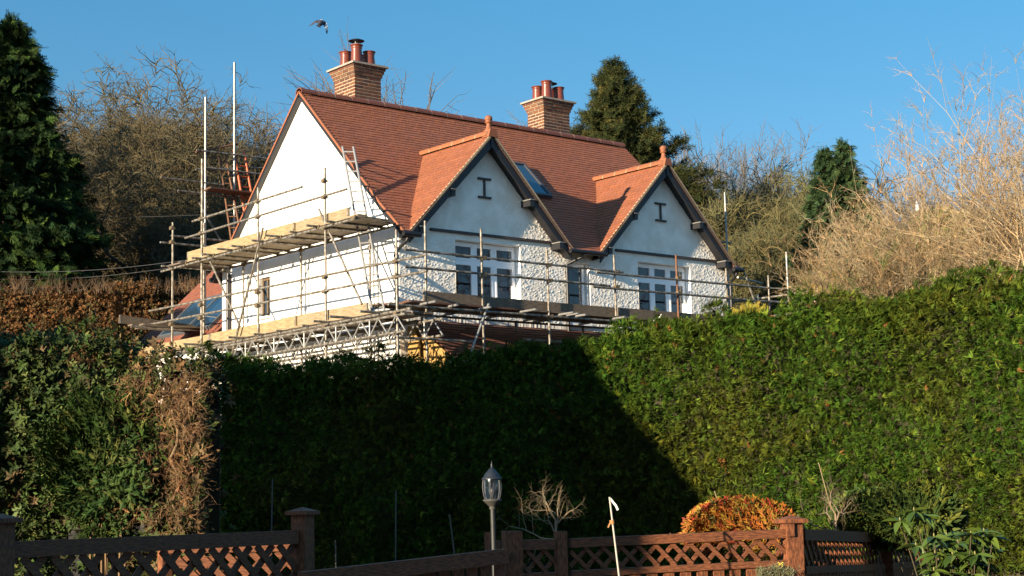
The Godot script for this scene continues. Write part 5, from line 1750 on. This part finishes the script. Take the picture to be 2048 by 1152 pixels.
	for k in 14: lst.tube(Vector3(rng.randfn(0, 0.15), 0, rng.randfn(0, 0.1)), rgt * rng.randfn(0, 0.3) + Vector3(0, lb.y - hgt(lb) + rng.randf() * 0.1, 0), 0.012, 0.005, 4)
	obj("stems", lst, M.bark, la)
	for k in 620:
		var d := Vector3(rng.randfn(0, 1), rng.randfn(0, 1), rng.randfn(0, 1)).normalized()
		lx.append(aim(Vector3(0, lb.y - hgt(lb), 0) + rgt * d.x * 0.42 + Vector3(0, d.y * 0.15, 0) + fwd * d.z * 0.25, d + Vector3(0, 0.4, 0), rng.randf() * TAU, rng.randf_range(0.9, 1.6)))
		lcol.append(shade(Color(0.10, 0.12, 0.017) if rng.randf() < 0.3 else Color(0.045, 0.075, 0.013), rng, 0.4))
	multi("foliage", sm[0], M.leaf, lx, lcol, la)
	# rhododendron: every leaf its own mesh
	var lm := []
	for k in 3:
		var mb := MB.new()
		var l := 0.115 + 0.014 * k
		var w := 0.022 + 0.002 * k
		for sd in [-1.0, 1.0]:
			var pr := Vector3.ZERO
			var po := Vector3.ZERO
			for j in 5:
				var t := (j + 1) / 5.0
				var c0 := Vector3(0, l * t, -0.10 * l * t * t)
				var o0 := c0 + Vector3(sd * w * sin(PI * pow(t, 0.75)), 0, 0.012 * sin(PI * t))
				qout(mb, pr, po, o0, c0, Vector3(0, 0, 1))
				pr = c0
				po = o0
		lm.append(mb.mesh())
	var lmat := [smat(0.048, 0.085, 0.012, 0.45), smat(0.068, 0.105, 0.015, 0.45), smat(0.032, 0.062, 0.010, 0.45)]
	var rh := at(1905, 1085, 10.7)
	var ro := thing("rhododendron", "glossy green rhododendron with drooping long leaves over the dark fence", "shrub", Vector3(rh.x, hgt(rh), rh.z))
	var rs_ := MB.new()
	rs_.col = Color(0.06, 0.05, 0.025)
	for q in [[1868, 1062], [1893, 1060], [1925, 1056], [1942, 1058], [1968, 1052], [1985, 1062], [1880, 1090], [1905, 1098], [1932, 1088], [1955, 1082], [1860, 1112], [1885, 1126], [1945, 1112], [1832, 1080], [1915, 1075], [1870, 1096], [1828, 1010], [1800, 1030], [1845, 1022], [1878, 1075], [1900, 1112], [1925, 1120], [1950, 1098], [1972, 1075], [1868, 1130], [1910, 1138], [1940, 1140], [1965, 1115], [1895, 1082], [1985, 1090]]:
		var hd := at(q[0], q[1] + 12.0, 10.7 + rng.randf_range(-0.15, 0.2)) - ro.position
		rs_.tube(Vector3(rng.randfn(0, 0.03), 0, rng.randfn(0, 0.03)), hd, 0.008, 0.004, 4)
		for k in 10:
			var a := TAU * k / 10.0 + rng.randf()
			var lf2 := obj("leaf", lm[rng.randi() % 3], lmat[rng.randi() % 3], ro)
			var d := Vector3(cos(a), rng.randf_range(-0.9, 0.25), sin(a)).normalized()
			var zz := (Vector3.UP - d * d.y).normalized()
			lf2.transform = Transform3D(Basis(d.cross(zz), d, zz) * Basis(Vector3.UP, rng.randfn(0, 0.3)), hd)
		var bud := MB.new()
		bud.lathe(hd, [[0.0, 0.0], [0.006, 0.008], [0.005, 0.02], [0.0, 0.03]], 6)
		obj("bud", bud, smat(0.16, 0.15, 0.04, 0.6), ro)
	obj("stems", rs_, M.bark, ro)

# ---------------------------------------------------------------- fences
func fence_post(parent: Node, p: Vector3, top: float, w: float, turn: float, cap := true) -> void:
	var g := hgt(p)
	var mb := MB.new()
	var b := Basis(Vector3.UP, turn)
	mb.box(Vector3(p.x, (g + top) / 2, p.z), Vector3(w, top - g, w), b)
	var o := obj("post", mb, M.fence, parent)
	if cap:
		var cm := MB.new()
		cm.box(Vector3(p.x, top + 0.012, p.z), Vector3(w + 0.055, 0.024, w + 0.055), b)
		var q := []
		for e in [[-1, 1], [1, 1], [1, -1], [-1, -1]]: q.append(Vector3(p.x, top + 0.024, p.z) + b.x * (w / 2 + 0.02) * e[0] + b.z * (w / 2 + 0.02) * e[1])
		var tip := Vector3(p.x, top + 0.05, p.z)
		for i in 4: cm.tri(q[i], q[(i + 1) % 4], tip)
		obj("cap", cm, M.fence, o)

func panel(parent: Node, a: Vector3, b: Vector3, ya: float, yb: float, rail_h: float, lat_h: float, pitch: float, slat: float, picket: float, gap: float, rail_mat: Material) -> void:
	# top rail, a band of diagonal lattice, a lower rail and pickets; a and b in plan, ya / yb the top of the rail
	var d := Vector3(b.x - a.x, 0, b.z - a.z)
	var L := d.length()
	d /= L
	var n := Vector3(-d.z, 0, d.x)
	var pt := func(t: float, drop: float) -> Vector3:
		return Vector3(a.x, lerpf(ya, yb, t / L) - drop, a.z) + d * t
	var r := MB.new()
	r.bar(pt.call(0.0, rail_h / 2), pt.call(L, rail_h / 2), 0.055, rail_h)
	obj("rail", r, rail_mat, parent)
	r = MB.new()
	r.bar(pt.call(0.0, rail_h * 1.35 + lat_h), pt.call(L, rail_h * 1.35 + lat_h), 0.05, rail_h * 0.7)
	obj("rail", r, rail_mat, parent)
	for dir in [1.0, -1.0]:
		var t := -lat_h
		while t < L:
			var t0 := t
			var t1 := t + lat_h
			var k0 := clampf((0.0 - t0) / lat_h, 0, 1)
			var k1 := clampf((L - t0) / lat_h, 0, 1)
			t += pitch
			if k1 - k0 < 0.08: continue
			var s := MB.new()
			var A: Vector3 = pt.call(t0 + lat_h * k0, rail_h + lat_h * (k0 if dir > 0 else 1.0 - k0))
			var B: Vector3 = pt.call(t0 + lat_h * k1, rail_h + lat_h * (k1 if dir > 0 else 1.0 - k1))
			s.bar(A + n * 0.006 * dir, B + n * 0.006 * dir, 0.010, slat)
			obj("slat", s, rail_mat, parent)
	var t2 := gap
	while t2 < L - picket * 0.5:
		var top: Vector3 = pt.call(t2 + picket / 2, rail_h * 1.7 + lat_h - 0.004)
		var g := hgt(top)
		var pm := MB.new()
		pm.box(Vector3(top.x, (top.y + g) / 2, top.z), Vector3(picket, top.y - g, 0.02), Basis(d, Vector3.UP, -n))
		obj("picket", pm, M.fence, parent)
		t2 += picket + gap

func make_fences() -> void:
	var fl := thing("lattice_fence", "dark brown lattice fence panel with capped post before the rounded shrub", "fence")
	var a := at(-30, 1080, 8.35)
	var b := at(592, 1062, 10.2)
	var ytop := at(400, 1071, 9.55).y
	panel(fl, a, b, at(0, 1084, 8.45).y, at(575, 1061, 10.15).y, 0.085, 0.34, 0.19, 0.045, 0.075, 0.05, M.fence_rail)
	var turn := atan2(-(b - a).z, (b - a).x)
	fence_post(fl, b + (b - a).normalized() * 0.06, at(593, 1030, 10.2).y, 0.105, turn + 0.15)
	fence_post(fl, at(2, 1080, 8.40), at(5, 1046, 8.4).y, 0.10, turn)
	# short lit panel that turns away behind it
	var fb := thing("lattice_fence", "sunlit lattice panel seen through the dark lattice panel", "fence")
	var c := at(330, 1085, 10.6)
	var e := at(585, 1078, 10.75)
	panel(fb, c, e, at(330, 1088, 10.6).y, at(585, 1084, 10.75).y, 0.06, 0.30, 0.17, 0.04, 0.075, 0.05, M.fence_rail)
	fence_post(fb, c, at(330, 1084, 10.6).y, 0.07, 0.0, false)
	# fence of the lit side: low dark part, gate posts, lit lattice panel, corner post, dark return
	var fr := thing("lattice_fence", "brown lattice and picket fence with orange shrub behind it", "fence")
	var p0 := at(1140, 1078, 9.75)
	var p1 := at(1568, 1060, 10.15)
	panel(fr, p0, p1, at(1140, 1077, 9.75).y, at(1568, 1058, 10.15).y, 0.055, 0.135, 0.112, 0.024, 0.066, 0.044, M.fence_rail)
	var t2 := atan2(-(p1 - p0).z, (p1 - p0).x)
	fence_post(fr, at(1583, 1060, 10.17), at(1583, 1046, 10.17).y, 0.105, t2)
	var bl := MB.new()
	bl.box(at(1580, 1055, 10.10), Vector3(0.05, 0.11, 0.02), Basis(Vector3.UP, t2))
	obj("cleat", bl, M.fence, fr)
	fence_post(fr, p0 - (p1 - p0).normalized() * 0.06, at(1130, 1062, 9.75).y, 0.065, t2, false)
	var p2 := at(1024, 1084, 9.6)
	panel(fr, p2, p0 - (p1 - p0).normalized() * 0.10, at(1024, 1080, 9.6).y, at(1120, 1078, 9.7).y, 0.06, 0.135, 0.112, 0.024, 0.066, 0.044, M.fence_rail)
	fence_post(fr, p2, at(1020, 1062, 9.6).y, 0.10, t2, false)
	var fd := thing("lattice_fence", "dark shaded lattice fence running back under the bare shrub and rhododendron", "fence")
	var q0 := at(1602, 1060, 10.2)
	var q1 := at(1760, 1064, 12.3)
	panel(fd, q0, q1, at(1604, 1058, 10.2).y, at(1758, 1066, 12.3).y, 0.07, 0.16, 0.12, 0.026, 0.07, 0.012, M.fence_rail)
	fence_post(fd, at(1768, 1064, 12.35), at(1768, 1048, 12.35).y, 0.10, atan2(-(q1 - q0).z, (q1 - q0).x) + 0.25)
	var q2 := at(1775, 1066, 12.45)
	var q3 := at(1885, 1070, 14.2)
	panel(fd, q2, q3, at(1775, 1065, 12.45).y, at(1885, 1066, 14.2).y, 0.07, 0.16, 0.12, 0.026, 0.07, 0.012, M.fence_rail)
	# plain rail of a nearer low gate by the lamp
	var gt := thing("low_gate", "dark low timber gate rail in front of the garden lamp", "gate")
	var g0 := at(600, 1160, 8.75)
	var g1 := at(1012, 1112, 9.5)
	var rm := MB.new()
	rm.bar(g0, g1, 0.05, 0.085)
	obj("rail", rm, M.fence_rail, gt)
	for k in 14:
		var q := g0.lerp(g1, (k + 0.5) / 14.0)
		var pm := MB.new()
		pm.box(Vector3(q.x, (q.y + hgt(q)) / 2 - 0.03, q.z) + fwd * 0.04, Vector3(0.07, q.y - hgt(q), 0.018), Basis(Vector3.UP, atan2(-(g1 - g0).z, (g1 - g0).x)))
		obj("picket", pm, M.fence, gt)
	# sunlit post behind the lamp
	for q in [[978, 1064, 13.2, 0.055, "orange brown timber post close behind the garden lamp"], [997, 1080, 13.4, 0.03, "thin orange brown timber stake behind the garden lamp"]]:
		var p := at(q[0], q[1], q[2])
		var m := MB.new()
		var g := hgt(p)
		m.box(Vector3(0, (p.y - g) / 2, 0), Vector3(q[3], p.y - g, q[3]), Basis(Vector3.UP, 0.3))
		var o := obj("timber_post", m, textured(smat(0.22, 0.08, 0.033, 0.8), M.wood_tex2, Vector3(6, 1, 6), true))
		o.position = Vector3(p.x, g, p.z)
		tag(o, q[4], "post")

# ---------------------------------------------------------------- lamp, canes, wires, bird and the rest
func make_small_things() -> void:
	var rng := RandomNumberGenerator.new()
	rng.seed = 41
	var lp := at(985, 1010, 12.8)
	var g := hgt(lp)
	var lamp := thing("garden_lamp", "grey lantern garden lamp with glass panes on a pale post", "lamp", Vector3(lp.x, g, lp.z))
	var k := 12.8 / FPX
	var y0 := lp.y - g
	lamp.rotation.z = 0.0
	var pm := MB.new()
	pm.tube(Vector3(0.02, 0, 0), Vector3(0, y0 + 8 * k, 0), 0.022, 0.020, 14)
	obj("post", pm, smat(0.016, 0.018, 0.017, 0.55), lamp)
	var cu := MB.new()
	cu.lathe(Vector3(0, y0, 0), [[0.022, -9 * k], [0.028, -6 * k], [0.024, -3 * k], [0.036, -1 * k], [0.055, 4 * k], [0.075, 8 * k], [0.078, 10 * k], [0.06, 12 * k], [0.0, 12 * k]], 20)
	obj("cup", cu, smat(0.05, 0.048, 0.042, 0.6), lamp)
	var gl := MB.new()
	gl.lathe(Vector3(0, y0, 0), [[0.058, 11.5 * k], [0.066, 18 * k], [0.073, 28 * k], [0.075, 38 * k], [0.070, 50 * k]], 20)
	var gm := StandardMaterial3D.new()
	gm.albedo_color = Color(0.35, 0.42, 0.5, 0.06)
	gm.transparency = BaseMaterial3D.TRANSPARENCY_ALPHA
	gm.roughness = 0.03
	obj("glass", gl, gm, lamp)
	for j in 6:
		var rb := MB.new()
		var t := TAU * j / 6.0 + 0.35
		var pr := [[0.060, 11.5], [0.069, 18.0], [0.0765, 28.0], [0.0785, 38.0], [0.073, 50.0]]
		for i in 4: rb.tube(Vector3(cos(t) * pr[i][0], y0 + pr[i][1] * k, sin(t) * pr[i][0]), Vector3(cos(t) * pr[i + 1][0], y0 + pr[i + 1][1] * k, sin(t) * pr[i + 1][0]), 0.0045, 0.0045, 6)
		obj("rib", rb, smat(0.05, 0.05, 0.06, 0.5), lamp)
	var bulb := MB.new()
	bulb.lathe(Vector3(0, y0, 0), [[0.0, 12 * k], [0.016, 13 * k], [0.018, 20 * k], [0.030, 26 * k], [0.026, 32 * k], [0.0, 35 * k]], 12)
	obj("bulb", bulb, smat(0.04, 0.04, 0.04, 0.4), lamp)
	var rf := MB.new()
	rf.lathe(Vector3(0, y0, 0), [[0.0, 49 * k], [0.078, 49.5 * k], [0.084, 51 * k], [0.078, 53 * k], [0.062, 57 * k], [0.060, 60 * k], [0.042, 65 * k], [0.024, 70 * k], [0.012, 73 * k], [0.006, 75 * k], [0.010, 77 * k], [0.008, 80 * k], [0.003, 84 * k], [0.0, 88 * k]], 20)
	obj("roof", rf, smat(0.012, 0.015, 0.020, 0.45), lamp)
	# white cane with a strip tied to it
	var cn := thing("garden_cane", "white garden cane with a torn strip tied at its top", "cane")
	var c0 := at(1241, 1175, 9.2)
	var c1 := at(1219, 994, 9.2)
	var cm := MB.new()
	cm.tube(Vector3(c0.x, c0.y - 0.9, c0.z), c0, 0.006, 0.006, 8)
	cm.tube(c0, c1, 0.006, 0.005, 8, true)
	obj("stick", cm, smat(0.36, 0.33, 0.28, 0.6), cn)
	var st := MB.new()
	st.bar(c1 + Vector3(0, -0.005, 0), c1 + rgt * 0.035 + Vector3(0, -0.05, 0), 0.012, 0.003, fwd)
	st.bar(c1 + rgt * 0.033 + Vector3(0, -0.045, 0), c1 + rgt * 0.045 + Vector3(0, -0.075, 0), 0.012, 0.003, fwd)
	obj("strip", st, smat(0.6, 0.62, 0.6, 0.6), cn)
	var tie := MB.new()
	tie.tube(at(1223.5, 1040, 9.2), at(1225, 1048, 9.2), 0.014, 0.013, 8, true)
	tie.bar(at(1221, 1044, 9.19), at(1216, 1055, 9.19), 0.008, 0.003, fwd)
	obj("tie", tie, smat(0.35, 0.16, 0.06, 0.8), cn)
	# thin stakes against the dark hedge
	for q in [[545, 958, 543, 1070, 14.0, "thin dark stake with a string beside the capped fence post"], [792, 980, 791, 1125, 14.0, "tall thin dark stake standing alone against the shaded hedge"], [899, 1028, 909, 1110, 13.5, "short leaning stake between tall stake and garden lamp"], [671, 1080, 672, 1140, 13.0, "stubby stake low before the shaded hedge"]]:
		var a := at(q[0], q[1], q[4])
		var b := at(q[2], q[3], q[4])
		var m := MB.new()
		m.tube(Vector3(b.x, hgt(b), b.z), b, 0.006, 0.006, 6)
		m.tube(b, a, 0.006, 0.005, 6, true)
		tag(obj("garden_stake", m, smat(0.10, 0.09, 0.075, 0.8)), q[5], "stake")
	for q in [[1429, 982, 1438, 1012, 11.5, "short pale cane sticking out of the orange shrub"], [1637, 925, 1660, 1010, 12.5, "slender tan cane leaning above the bare shrub by the fence"]]:
		var a := at(q[0], q[1], q[4])
		var b := at(q[2], q[3], q[4])
		var m := MB.new()
		m.tube(b + (b - a).normalized() * 0.9, a, 0.005, 0.0035, 6, true)
		tag(obj("garden_cane", m, smat(0.22, 0.17, 0.09, 0.7)), q[5], "cane")
	# daffodil and grey lavender in front of the lit fence
	var df := thing("daffodil", "single yellow daffodil against the lit fence pickets", "flower")
	var dc := at(1561, 1133, 9.9)
	var dm := MB.new()
	for j in 6:
		var t := TAU * j / 6.0
		var d := rgt * cos(t) + Vector3(0, sin(t), 0)
		var s := rgt * -sin(t) + Vector3(0, cos(t), 0)
		dm.quad(dc, dc + d * 0.014 - s * 0.010, dc + d * 0.032 - fwd * 0.004, dc + d * 0.014 + s * 0.010)
	obj("petals", dm, smat(0.80, 0.58, 0.03, 0.6), df)
	dm = MB.new()
	for j in 8:
		var t0 := TAU * j / 8.0
		var t1 := TAU * (j + 1) / 8.0
		var o0 := rgt * cos(t0) + Vector3(0, sin(t0), 0)
		var o1 := rgt * cos(t1) + Vector3(0, sin(t1), 0)
		dm.quad(dc + o0 * 0.008, dc + o1 * 0.008, dc + o1 * 0.012 - fwd * 0.022, dc + o0 * 0.012 - fwd * 0.022)
	obj("trumpet", dm, smat(0.80, 0.48, 0.02, 0.6), df)
	dm = MB.new()
	dm.tube(Vector3(dc.x, hgt(dc), dc.z) + fwd * 0.01, dc + fwd * 0.01, 0.005, 0.004, 6)
	obj("stalk", dm, smat(0.08, 0.16, 0.03, 0.6), df)
	var lv := thing("lavender", "grey green lavender clump at the foot of the lit fence", "shrub")
	var lx := []
	var lc := []
	for j in 420:
		var u := rng.randf_range(1515, 1592)
		lx.append(aim(at(u, rng.randf_range(1142, 1190) + absf(u - 1556) * 0.25, 9.85 + rng.randf_range(-0.06, 0.05)), Vector3(rng.randfn(0, 0.25), 1, rng.randfn(0, 0.25)), rng.randf() * TAU, rng.randf_range(0.7, 1.2)))
		lc.append(shade(Color(0.22, 0.22, 0.12), rng, 0.3))
	multi("foliage", leafy_mesh(rng, 8, 0.03, 0.10, 0.05), M.leaf, lx, lc, lv)
	# small white tag hanging in the tan shrub
	var tg := MB.new()
	var tp := at(1834, 415, 23.0)
	tg.box(tp, Vector3(0.04, 0.09, 0.012), Basis(Vector3.UP, YAW))
	tg.box(tp + Vector3(0, 0.075, 0), Vector3(0.03, 0.03, 0.01), Basis(Vector3.UP, YAW))
	tg.tube(tp + Vector3(0, 0.08, 0), tp + Vector3(0.01, 0.22, 0), 0.004, 0.004, 5)
	tag(obj("bird_feeder", tg, smat(0.5, 0.5, 0.5, 0.5)), "small white feeder hanging among the tan bare stems", "feeder")
	# weathered red brown wall end
	var wl := thing("garden_wall", "low red brown brick wall end behind the hedge beside golden conifer", "wall")
	var w0 := at(1632, 622, 27.0)
	var unit := BoxMesh.new()
	unit.size = Vector3(0.215, 0.065, 0.1)
	var wg := hgt(w0)
	var fillm := MB.new()
	fillm.box(Vector3(0.45, (w0.y + 0.33 + wg) / 2 - 0.06, 0) + Vector3(w0.x, 0, w0.z), Vector3(0.9, w0.y + 0.33 - wg - 0.12, 0.19), Basis.IDENTITY)
	obj("mortar", fillm, M.mortar, wl)
	for j in 7:
		for i in 5:
			var xo := i * 0.228 + (0.114 if j % 2 == 0 else 0.0)
			if j == 6 and (i == 0 or i > 3) or j == 5 and i == 0: continue
			for z in [-0.052, 0.052]:
				var bo := obj("brick", unit, M.brick[rng.randi() % 5], wl)
				bo.position = Vector3(w0.x + xo, w0.y - 0.14 + j * 0.077, w0.z + z)
	# overhead wires across the wood
	var wi := 0
	for q in [[-200, 398, 500, 424, 50.0, "black overhead cable crossing before the dark cypress and wood"], [-200, 532, 470, 506, 46.0, "lower grey overhead wire near the scaffold's rear end"], [-200, 545, 420, 524, 46.5, "lowest grey overhead wire above the brown beech hedge"]]:
		var a := at(q[0], q[1], q[4])
		var b := at(q[2], q[3], q[4])
		var m := MB.new()
		var prev := a
		for j in 12:
			var t := (j + 1) / 12.0
			var p := a.lerp(b, t) - Vector3(0, 0.35 * sin(PI * t), 0)
			m.tube(prev, p, 0.008, 0.008, 6)
			prev = p
		tag(obj("overhead_wire", m, smat(0.03, 0.03, 0.03, 0.6) if wi == 0 else smat(0.05, 0.05, 0.05, 0.6)), q[5], "wire")
		wi += 1
	make_bird()

func make_bird() -> void:
	# wood pigeon on the down stroke; one mesh, with its markings as vertex colours
	var bs := 40.0
	var px := func(u: float, v: float, near: float) -> Vector3: return at(u, v, bs - near)
	var bird := thing("pigeon", "grey and white pigeon flying with wings bent down in the blue sky", "bird")
	var mb := MB.new()
	var dark := Color(0.035, 0.035, 0.05)
	var pale := Color(0.55, 0.52, 0.50)
	# body: rings from the head to the tail root
	var axis := [[px.call(646, 42.5, -0.16), 0.025, dark], [px.call(645, 43.0, -0.12), 0.05, dark], [px.call(643.5, 44.0, -0.05), 0.068, pale], [px.call(642, 45.5, 0.04), 0.078, pale], [px.call(640.5, 47.5, 0.12), 0.066, dark], [px.call(639, 50, 0.19), 0.04, dark]]
	for i in axis.size() - 1:
		mb.col = axis[i + 1][2]
		mb.tube(axis[i][0], axis[i + 1][0], axis[i][1], axis[i + 1][1], 10, i == 0)
	# tail fan
	mb.col = dark
	var t0: Vector3 = px.call(640.5, 47.5, 0.15)
	var fan := [px.call(631.5, 50.2, 0.30), px.call(634, 52.5, 0.33), px.call(637.5, 54.3, 0.33), px.call(641.5, 55.6, 0.30)]
	for i in 3:
		mb.tri(t0, fan[i], fan[i + 1])
		mb.tri(t0 + fwd * 0.012, fan[i + 1] + fwd * 0.008, fan[i] + fwd * 0.008)
	# wings: strips of [front edge, rear edge] from the shoulder to the tip
	var wings := [[[[641, 41.5], [641, 47.5], dark], [[636.5, 39.5], [636, 46.5], dark], [[631, 41], [632, 45.5], dark], [[625, 45.5], [627.5, 48.5], dark], [[617.5, 51.8], [619, 52.2], dark]], [[[643.5, 41.5], [643, 47.5], dark], [[648.5, 41.5], [646, 49.5], dark], [[652.8, 45], [648.5, 53.5], dark], [[655, 52], [650.5, 57], pale], [[655.8, 60], [651.5, 63], pale], [[654.6, 67.5], [653, 67.2], dark]]]
	for w in wings:
		for i in w.size() - 1:
			var a: Vector3 = px.call(w[i][0][0], w[i][0][1], -0.03 + 0.02 * i)
			var b: Vector3 = px.call(w[i][1][0], w[i][1][1], 0.05 + 0.02 * i)
			var c: Vector3 = px.call(w[i + 1][1][0], w[i + 1][1][1], 0.05 + 0.02 * (i + 1))
			var d: Vector3 = px.call(w[i + 1][0][0], w[i + 1][0][1], -0.03 + 0.02 * (i + 1))
			mb.col = w[i + 1][2] if i + 1 < w.size() - 1 else dark
			qout(mb, a, b, c, d, -fwd)
			var th := fwd * 0.012
			qout(mb, a + th, b + th * 0.5, c + th * 0.5, d + th, fwd)
			qout(mb, a, a + th, d + th, d, Vector3.UP)
	obj("body", mb, vmat(0.8), bird)
	var bk := MB.new()
	var h0: Vector3 = px.call(646, 42.5, -0.17)
	bk.tube(h0, h0 + fwd * 0.03 + rgt * 0.01, 0.008, 0.002, 6)
	obj("beak", bk, smat(0.4, 0.2, 0.05, 0.6), bird)
